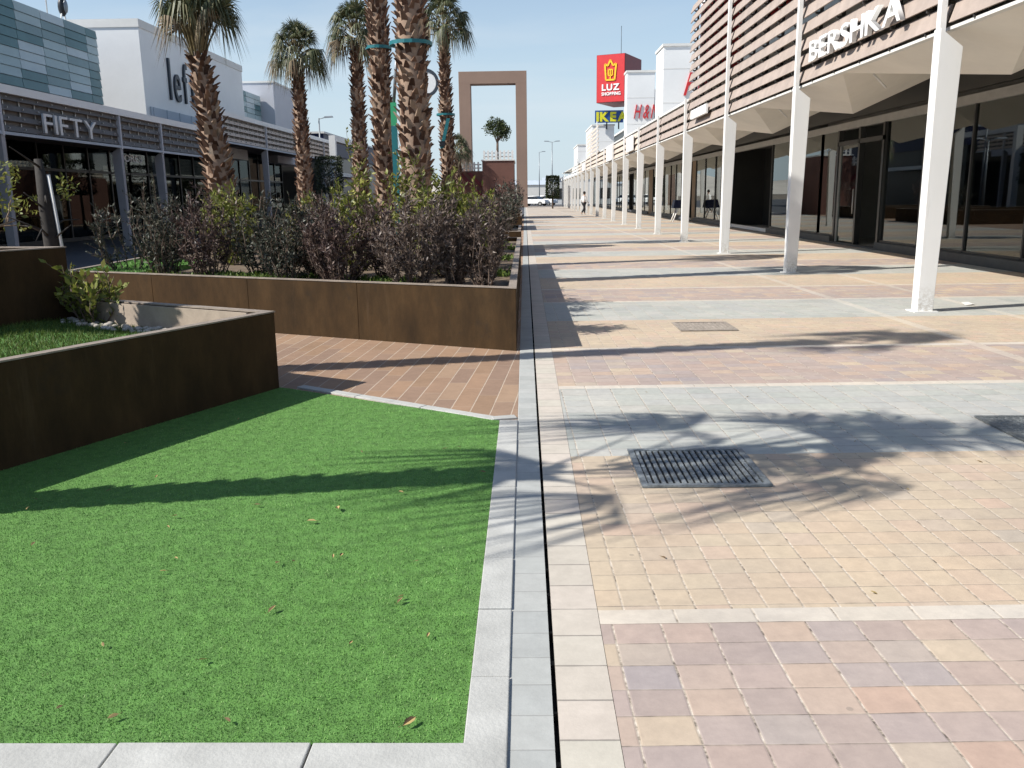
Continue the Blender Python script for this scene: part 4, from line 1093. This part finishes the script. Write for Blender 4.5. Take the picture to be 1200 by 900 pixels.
tr_ = [[(0, 0, .94, .14), (0, .09, .88, .11), (.17, .10, .48, .082), (.135, .10, .13, .062)], [(0, 0, .94, .14), (0, -.09, .88, .11), (-.06, -.10, .47, .082), (-.315, -.10, .15, .062)]]
skinned('trousers', tr_, MT['trousers'], pr)
b = MB(); b.ball((.035 + 4.62, 69.6, 1.69), (.115, .105, .125), 12, 8); b.build('hair', MT['hair'], pr)
pr.rotation_euler = (0, 0, radians(35))

# ------------------------------------------------------------------ palms
def fan(bl, bs, base, az, el, plen, flen, droop, rr, sag=.35, K=20, mi=0):
    d = Vector((cos(el) * cos(az), cos(el) * sin(az), sin(el)))
    pts = [Vector(base) + d * (plen * q) + Vector((0, 0, -sag * (plen * q) ** 2)) for q in (0, .33, .66, 1)]
    bs.tube(pts, [.022, .016, .012, .008], 4, cap=False)
    t = (pts[-1] - pts[-2]).normalized()
    s = t.cross(Vector((0, 0, 1)))
    s = s.normalized() if s.length > .05 else Vector((-sin(az), cos(az), 0))
    roll_ = rr.gauss(0, .35); nn = s.cross(t)
    s, nn = s * cos(roll_) + nn * sin(roll_), nn * cos(roll_) - s * sin(roll_)
    p = pts[-1]
    bl.cur = mi
    spread = radians(rr.uniform(72, 95))
    for k in range(K):
        a = -spread + 2 * spread * k / (K - 1) + rr.gauss(0, .03)
        sd = (t * cos(a) + s * sin(a) + nn * (-.25 * abs(sin(a)))).normalized()
        L = flen * (.72 + .28 * cos(a)) * rr.uniform(.9, 1.08)
        sw = (s * cos(a) - t * sin(a)).normalized()
        hw = max(.012, L * .55 * spread / K * .72)
        m = p + sd * L * .52 + Vector((0, 0, -droop * .18 * L))
        e = p + sd * L * .92 + Vector((0, 0, -droop * (.75 + .5 * rr.random()) * L))
        i0, i1, i2, i3, i4 = bl.pt(p - sw * .008), bl.pt(p + sw * .008), bl.pt(m + sw * hw), bl.pt(m - sw * hw), bl.pt(e)
        bl.face((i0, i1, i2, i3)); bl.face((i3, i2, i4))
def palm(name, x, y, z0, h, r0, r1, label, seed, crown=1.0, lean=(0, 0), n=44, boots=None, tied=0.0, spiky=0.05, fl=1.0, pl=.45, ax_=.55):
    rr = random.Random(seed)
    t = thing(name, (x, y, 0), label, 'palm tree', 'fan palms')
    N = 14
    def ax(q): return Vector((x + lean[0] * h * q ** 1.3, y + lean[1] * h * q ** 1.3, z0 + (h - z0) * q))
    def rad(q): return (r0 * (1 + .25 * max(0, .12 - q) / .12) * (1 - q) + r1 * q) * .88
    b = MB(); b.tube([ax(q / N) for q in range(N + 1)], [rad(q / N) for q in range(N + 1)], 14)
    nb = boots or int((h - z0) * 92)
    for i in range(nb):
        q = (i + .5) / nb; a = i * 2.39996 + rr.gauss(0, .12); c = ax(q); r = rad(q)
        o = Vector((cos(a), sin(a), 0)); s = Vector((-sin(a), cos(a), 0)); U = Vector((0, 0, 1))
        w0, w1, L = (.045 * r / .25 + .016) * rr.uniform(.8, 1.2), rr.uniform(.012, .03), rr.uniform(.07, .19); out = rr.uniform(.02, .055) + (spiky + .02) * rr.random()
        th = .02
        base_ = c + o * (r * .93); tip = c + o * (r + out) + U * L + s * rr.gauss(0, .025)
        b.hexa([tuple(base_ - s * w0), tuple(base_ + s * w0), tuple(base_ + s * w0 - o * th * 1.5 + U * .03), tuple(base_ - s * w0 - o * th * 1.5 + U * .03)],
               [tuple(tip - s * w1 + s * rr.gauss(0, .012)), tuple(tip + s * w1 + s * rr.gauss(0, .012)), tuple(tip + s * w1 - o * th), tuple(tip - s * w1 - o * th)])
    b.build('trunk', MT['trunk'], t)
    top = ax(1)
    bl, bs = MB(), MB()
    for i in range(n):
        q = (i + .5) / n                     # 0 = youngest, upright
        az = i * 2.39996 + rr.gauss(0, .2)
        el = radians(88 - (80 - 55 * tied) * q ** .9 + rr.gauss(0, 6))
        bp = top + Vector((cos(az) * r1 * .6, sin(az) * r1 * .6, ax_ * crown * (1 - q) + rr.uniform(-.12, .05)))
        fan(bl, bs, bp, az, el, crown * pl * rr.uniform(.8, 1.2), crown * fl * rr.uniform(.42, .58), .1 + 1.25 * q + rr.uniform(0, .3), rr, .30 / crown, mi=1 if q > .82 and rr.random() < .6 else 0)
    bl.build('crown', [MT['palm'], MT['palmdry']], t)
    bs.build('frond_stalks', MT['stalk'], t)
    return t
ZS = .56
PA = palm('fan_palm', -5.40, 16, ZS, 4.0, .295, .165, 'stout fan palm in front of the lefties sign, its crown cut off at the top', 21, 1.15, (-.07, 0), 44, tied=1.15, spiky=.08, pl=.85, ax_=.2, fl=1.05)
PB = palm('fan_palm', -6.18, 25, ZS, 5.12, .25, .14, 'smaller fan palm with its whole crown against the sky', 22, .98, (.0, 0), 62)
PC = palm('fan_palm', -4.6, 25, ZS, 5.6, .25, .14, 'fan palm between the whole-crowned palm and the two strapped trunks', 23, 1.0, (.01, 0), 62)
PD = palm('fan_palm', -2.95, 18.9, ZS, 7.6, .22, .19, 'left of the two tall strapped palm trunks that leave the picture', 24, 1.1, (-.004, 0), 50)
PE = palm('fan_palm', -1.86, 15.4, ZS, 7.2, .30, .23, 'thick right-hand trunk of the two tall strapped palms', 25, 1.1, (-.003, 0), 50)
PF = palm('fan_palm', -2.3, 27, ZS, 6.25, .24, .14, 'fan palm just left of the gateway arch with a teal strap on its trunk', 26, 1.0, (-.006, 0), 58)
PG = palm('fan_palm', -4.45, 60, 0, 4.3, .3, .22, 'short dark bushy palm standing before the left leg of the arch', 27, 1.15, (0, 0), 56)
PI = palm('fan_palm', -3.9, 4.0, .4, 3.45, .16, .13, 'palm out of view on the near lawn, its shadow crossing the turf', 29, 1.6, (.09, -.13), 22, tied=.95, pl=.75, fl=1.0, ax_=.85, spiky=-.02)
PJ = palm('fan_palm', -5.7, 7.0, 1.0, 8.1, .15, .12, 'tall palm out of view in the raised planter, its shadow crossing the plaza', 30, 1.0, (.02, -.09), 22, tied=.7, ax_=.9)
def crown_tree(x, y, z0, zc, r, label, seed, n):
    rr = random.Random(seed); t = thing('small_tree', (x, y, z0), label, 'tree')
    b = MB(); b.tube([(x, y, z0), (x + .03, y, zc - r * .5)], [.1, .07], 8)
    for k in range(6):
        a = rr.uniform(0, 6.28); b.tube([(x, y, zc - r * .8), (x + cos(a) * r * .6, y + sin(a) * r * .6, zc + rr.uniform(-.2, .5) * r)], [.05, .02], 5)
    b.build('trunk', MT['bark'], t)
    b = MB(); pts = []
    for k in range(16):
        a, e = rr.uniform(0, 6.28), rr.uniform(-.6, 1.2); q = rr.uniform(.45, .8) * r
        s = rr.uniform(.28, .45) * r; pts.append(((x + q * cos(a) * cos(e), y + q * sin(a) * cos(e), zc + q * sin(e)), (s, s, s)))
    leafcloud(b, pts, n, .16, rr); b.build('crown', MT['treegreen'], t)
crown_tree(-1.85, 61.5, 3.92, 5.85, .92, 'round bushy little tree on top of the brown terrace', 31, 2600)

# straps and boards tied to the palms
def strap(x, y, z, r, label, mat='teal', h=.06):
    b = MB(); n = 18
    for k in range(n):
        a0, a1_ = 2 * pi * k / n, 2 * pi * (k + 1) / n
        f_ = lambda a, rr_: (x + rr_ * cos(a), y + rr_ * sin(a))
        b.prism([f_(a0, r), f_(a0, r + .015), f_(a1_, r + .015), f_(a1_, r)], z, z + h)
    tag(b.build('ratchet_strap', MT[mat], origin=(x, y, z)), label, 'strap', 'straps tied round the palm trunks')
strap(-2.97, 18.9, 4.52, .25, 'teal strap round the left tall palm trunk')
strap(-1.88, 15.4, 4.02, .345, 'teal strap round the thick right palm trunk')
strap(-2.33, 27, 3.9, .26, 'teal strap round the palm nearest the arch')
t = thing('support_board', (-2.27, 15.6, .6), 'upright green and teal board leaning between the two strapped trunks', 'board')
b = MB(); b.box(-2.28, -2.18, 15.5, 15.54, 2.75, 3.13); b.build('upper_half', MT['greenst'], t)
b = MB(); b.box(-2.28, -2.18, 15.5, 15.54, .56, 2.745); b.build('lower_half', MT['teal'], t)
b = MB(); b.tube([(-2.23, 15.56, 3.1), (-2.12, 15.5, 4.05)], .03, 6); b.build('strut', MT['lampgrey'], t)
t = thing('strap_tail', (-2.3, 26.6, 3.2), 'teal strap end hanging at a slant on the palm nearest the arch', 'strap')
b = MB(); b.hexa([(-2.50, 26.66, 2.95), (-2.40, 26.66, 2.95), (-2.18, 26.66, 3.8), (-2.28, 26.66, 3.8)], [(-2.50, 26.7, 2.95), (-2.40, 26.7, 2.95), (-2.18, 26.7, 3.8), (-2.28, 26.7, 3.8)]); b.build('webbing', MT['teal'], t)
b = MB(); b.box(-2.5, -2.34, 26.62, 26.655, 3.0, 3.15); b.build('buckle', MT['darkmetal'], t)
b = MB(); b.tube([(-2.75, 24, .56), (-2.75, 24, 2.6)], .04, 6); tag(b.build('marker_post', MT['lime'], origin=(-2.75, 24, .56)), 'thin yellow-green post between the strapped trunks and the arch palm', 'post')

# ------------------------------------------------------------------ shrubs
def shrub(x, y, z, h, w, mat, label, seed, nst=26, nl=60, lf=.06, wr=.28, name='shrub', group='shrubs in the rusty planters', upright=.7):
    rr = random.Random(seed); t = thing(name, (x, y, z), label, 'shrub', group)
    bs, bl = MB(), MB()
    for i in range(nst):
        a = rr.uniform(0, 6.28); k = sqrt(rr.random())
        hh = h * (1 - .28 * k * k) * rr.uniform(.6, 1.16); ox, oy = cos(a) * k * w / 2, sin(a) * k * w / 2
        P = [Vector((x + ox * .42, y + oy * .42, z)), Vector((x + ox * .78 + rr.gauss(0, .03), y + oy * .78 + rr.gauss(0, .03), z + hh * .38)), Vector((x + ox * .95 + rr.gauss(0, .04), y + oy * .85 + rr.gauss(0, .04), z + hh * .72)), Vector((x + ox + rr.gauss(0, .05), y + oy + rr.gauss(0, .05), z + hh))]
        bs.tube(P, [.008, .006, .004, .002], 4, cap=False)
        twigs = [(P, 1.0)]
        for q in range(5):
            u_ = rr.uniform(.08, .9); m = min(2, int(u_ * 3)); f = u_ * 3 - m
            c = P[m].lerp(P[m + 1], f); d = Vector((rr.gauss(0, .6), rr.gauss(0, .6), rr.uniform(.4, 1.1))).normalized()
            e = c + d * h * rr.uniform(.12, .26)
            bs.tube([c, e], [.005, .002], 3, cap=False); twigs.append(([c, c.lerp(e, .33), c.lerp(e, .66), e], .5))
        tot = sum(q for _, q in twigs)
        for tw, q in twigs:
            for _ in range(int(nl * q / tot)):
                u_ = rr.random() ** 1.25 * 2.999; m = int(u_); c = tw[m].lerp(tw[m + 1], u_ - m)
                d = (tw[m + 1] - tw[m]).normalized() * upright + Vector((rr.gauss(0, .6), rr.gauss(0, .6), rr.gauss(.15, .45)))
                leafquad(bl, c, d, lf * rr.uniform(.6, 1.4), wr, rr)
    bs.build('stems', MT['bark'], t); bl.build('foliage', MT[mat], t)
    return t
S = [
 (-5.4, 11.9, 1.15, 1.0, 'olive', 'dark grey-green shrub at the left end of the long planter'),
 (-4.75, 11.5, 1.1, .85, 'olive', 'second grey-green shrub, between the left-end one and the wide purple one'),
 (-4.12, 11.35, 1.12, 1.0, 'purple', 'wide dark purple shrub standing in front of the stout palm'),
 (-3.40, 11.35, .98, .75, 'olive', 'olive shrub right of the wide dark purple shrub'),
 (-2.98, 10.75, .90, .72, 'olive', 'low dark shrub close behind the planter rim, mid planter'),
 (-2.65, 11.2, .95, .7, 'mauve', 'pale mauve shrub behind the low dark one'),
 (-2.22, 10.35, .98, .78, 'purple', 'purple-brown rounded shrub in the middle of the planter front'),
 (-1.75, 10.75, .88, .55, 'purple', 'small reddish shrub tucked between the two rounded purple ones'),
 (-1.28, 9.95, 1.0, .85, 'mauve', 'large mauve-brown shrub, second from the planter corner'),
 (-.80, 9.95, .80, .45, 'mauve', 'thin twiggy mauve shrub between the two big ones at the corner'),
 (-.48, 9.75, 1.0, .62, 'mauve', 'tall mauve shrub at the planter corner by the drain'),
 (-.95, 11.0, .95, .7, 'mauve', 'mauve shrub behind the corner one along the drain side'),
 (-.85, 12.7, .85, .7, 'purple', 'purple shrub farther along the drain side of the planter'),
 (-.85, 14.2, .85, .8, 'mauve', 'mauve-brown shrub midway along the drain side'),
 (-.9, 16.2, .85, .8, 'purple', 'dark shrub near the far end of the drain side'),
 (-.9, 18.2, .85, .8, 'olive', 'last dark shrub at the far corner of the long planter'),
 (-4.45, 13.6, 1.3, .9, 'ygreen', 'yellow-green shrub at the foot of the stout palm'),
 (-3.45, 14.0, .98, .7, 'ygreen', 'pale yellow-green shrub below the whole-crowned palm'),
 (-2.25, 12.2, 1.55, .95, 'ygreen', 'tall bright yellow-green shrub behind the purple ones, below the left tall trunk'),
 (-1.75, 13.0, 1.65, .8, 'ygreen', 'tall yellow-green shrub in front of the thick trunk'),
 (-1.05, 11.4, 1.25, .75, 'ygreen', 'yellow-green shrub behind the large mauve one near the corner'),
 (-.72, 12.2, 1.1, .6, 'ygreen', 'small yellow-green shrub under the gateway arch'),
 (-2.9, 13.2, 1.1, .8, 'olive', 'grey-green shrub behind the mauve ones in mid planter'),
 (-5.6, 13.9, 1.0, .8, 'olive', 'dark shrub behind the left-end one, near the grey columns'),
 (-5.0, 14.8, 1.05, .9, 'ygreen', 'green shrub left of the stout palm foot'),
]
for i, (x, y, h, w_, m, l) in enumerate(S):
    n_ = 30 if y < 11.5 else 22
    shrub(x, y, ZS, h * (.92 + .2 * ((i * 37) % 10) / 10), w_ * 1.0, m, l, 100 + i, int(n_ * (.7 + .5 * R.random())), 150 if m != 'ygreen' else 110, .058 if m != 'ygreen' else .075, .26 if m != 'ygreen' else .38)
for i, (x, y, h, w_, m, l) in enumerate([(-.6, 23.6, 1.3, 1.0, 'olive', 'dark shrub at the near corner of the second planter'), (-.6, 25.6, 1.4, 1.0, 'purple', 'purple shrub midway along the second planter'), (-1.6, 23.8, 1.3, 1.1, 'ygreen', 'green shrub inside the second planter'),
        (-3.4, 23.8, 1.2, 1.2, 'olive', 'wide dark shrub in the second planter left of the arch palm'), (-.7, 40.8, 1.6, 1.3, 'olive', 'dark shrub at the corner of the third planter'), (-.7, 43.8, 1.7, 1.3, 'purple', 'brown shrub along the third planter'), (-.8, 51, 1.9, 1.4, 'olive', 'dark shrub in the farthest planter'), (-.9, 54, 1.9, 1.4, 'purple', 'brown shrub in the farthest planter')]):
    shrub(x, y, .5, h, w_, m, l, 160 + i, 18, 60, .1, .35)
# low green ground cover along the planter rim
b = MB(); rr = random.Random(5)
for k in range(7000):
    q = rr.random(); side = rr.random() < .3
    if side: x, y = -.22 - .25 * rr.random(), 8.95 + 9 * q
    else: x, y = -.3 - 5.4 * q, 9.1 + 2.6 * q + rr.uniform(.0, .75)
    if sin(x * 3.1) + sin(y * 2.3 + 1) < -.1: continue
    leafquad(b, Vector((x, y, ZS)), Vector((rr.gauss(0, .7), rr.gauss(0, .7), .8)), rr.uniform(.04, .12), .3, rr)
o = b.build('ground_cover', MT['lawn']); tag(o, 'low green ground cover growing between the shrubs of the long planter', 'ground cover', kind='stuff')
# bush on the lawn, plants of the raised planter
shrub(-4.02, 8.02, .42, .58, .62, 'ygreen', 'yellow-leaved bush on the lawn against the raised dark planter', 200, 22, 34, .075, .5, group='bushes on the lawn')
def branchy(x, y, z, h, label, seed):
    rr = random.Random(seed); t = thing('bare_tree', (x, y, z), label, 'tree')
    b = MB(); bl = MB()
    def grow(p, d, l, r, k):
        q = [p]; 
        for s in range(4):
            d = (d + Vector((rr.gauss(0, .16), rr.gauss(0, .16), rr.gauss(0, .1)))).normalized(); q.append(q[-1] + d * l / 4)
        b.tube(q, [r, r * .9, r * .8, r * .7, r * .6], 5, cap=False)
        if k == 0:
            for _ in range(7): leafquad(bl, q[-1] + Vector((rr.gauss(0, .06), rr.gauss(0, .06), rr.gauss(0, .06))), Vector((rr.gauss(0, 1), rr.gauss(0, 1), rr.gauss(.2, 1))), .07, .5, rr)
            return
        for _ in range(3):
            c = q[rr.choice((2, 3, 4))]; grow(c, (d + Vector((rr.gauss(0, .55), rr.gauss(0, .55), rr.gauss(.1, .3)))).normalized(), l * .68, r * .6, k - 1)
    for _ in range(3): grow(Vector((x, y, z)), Vector((rr.gauss(0, .35), rr.gauss(0, .35), 1)).normalized(), h * .45, .022, 2)
    b.build('branches', MT['wood'], t); bl.build('foliage', MT['ygreen'], t)
branchy(-5.25, 8.35, 1.02, 1.15, 'sparse bare branched bush in the raised dark planter at the left edge', 41)
branchy(-6.0, 8.3, 1.02, 1.1, 'leafier branched bush cut by the left edge of the photo', 42)
rr = random.Random(77); t = thing('slim_tree', (-6.30, 11.6, 0), 'slim dark trunk with a few yellow leaves behind the raised planter under the FIFTY sign', 'tree')
b = MB(); b.tube([(-6.30, 11.6, 0), (-6.28, 11.6, .8), (-6.30, 11.6, 1.5), (-6.33, 11.6, 2.1)], [.11, .10, .09, .05], 9)
for k in range(9):
    z = rr.uniform(1.0, 2.0); a = rr.uniform(0, 6.28); l = rr.uniform(.3, .7)
    b.tube([(-6.30, 11.6, z), (-6.30 + cos(a) * l * .5, 11.6 + sin(a) * l * .5, z + .12), (-6.30 + cos(a) * l, 11.6 + sin(a) * l, z + rr.uniform(-.1, .3))], [.02, .013, .006], 4)
b.build('trunk', MT['darkbark'], t)
b = MB(); leafcloud(b, [((-6.75, 11.6, 1.9), (.16, .2, .2)), ((-6.05, 11.7, 1.72), (.12, .2, .16)), ((-6.5, 11.5, 1.5), (.2, .3, .15))], 240, .07, rr); b.build('foliage', MT['ygreen'], t)
b = MB(); b.tube([(-6.1, 11.62, .0), (-6.22, 11.6, 1.9)], .022, 6); tag(b.build('leaning_pole', MT['offwhite'], origin=(-6.1, 11.62, 0)), 'pale pole leaning beside the slim dark trunk', 'pole')
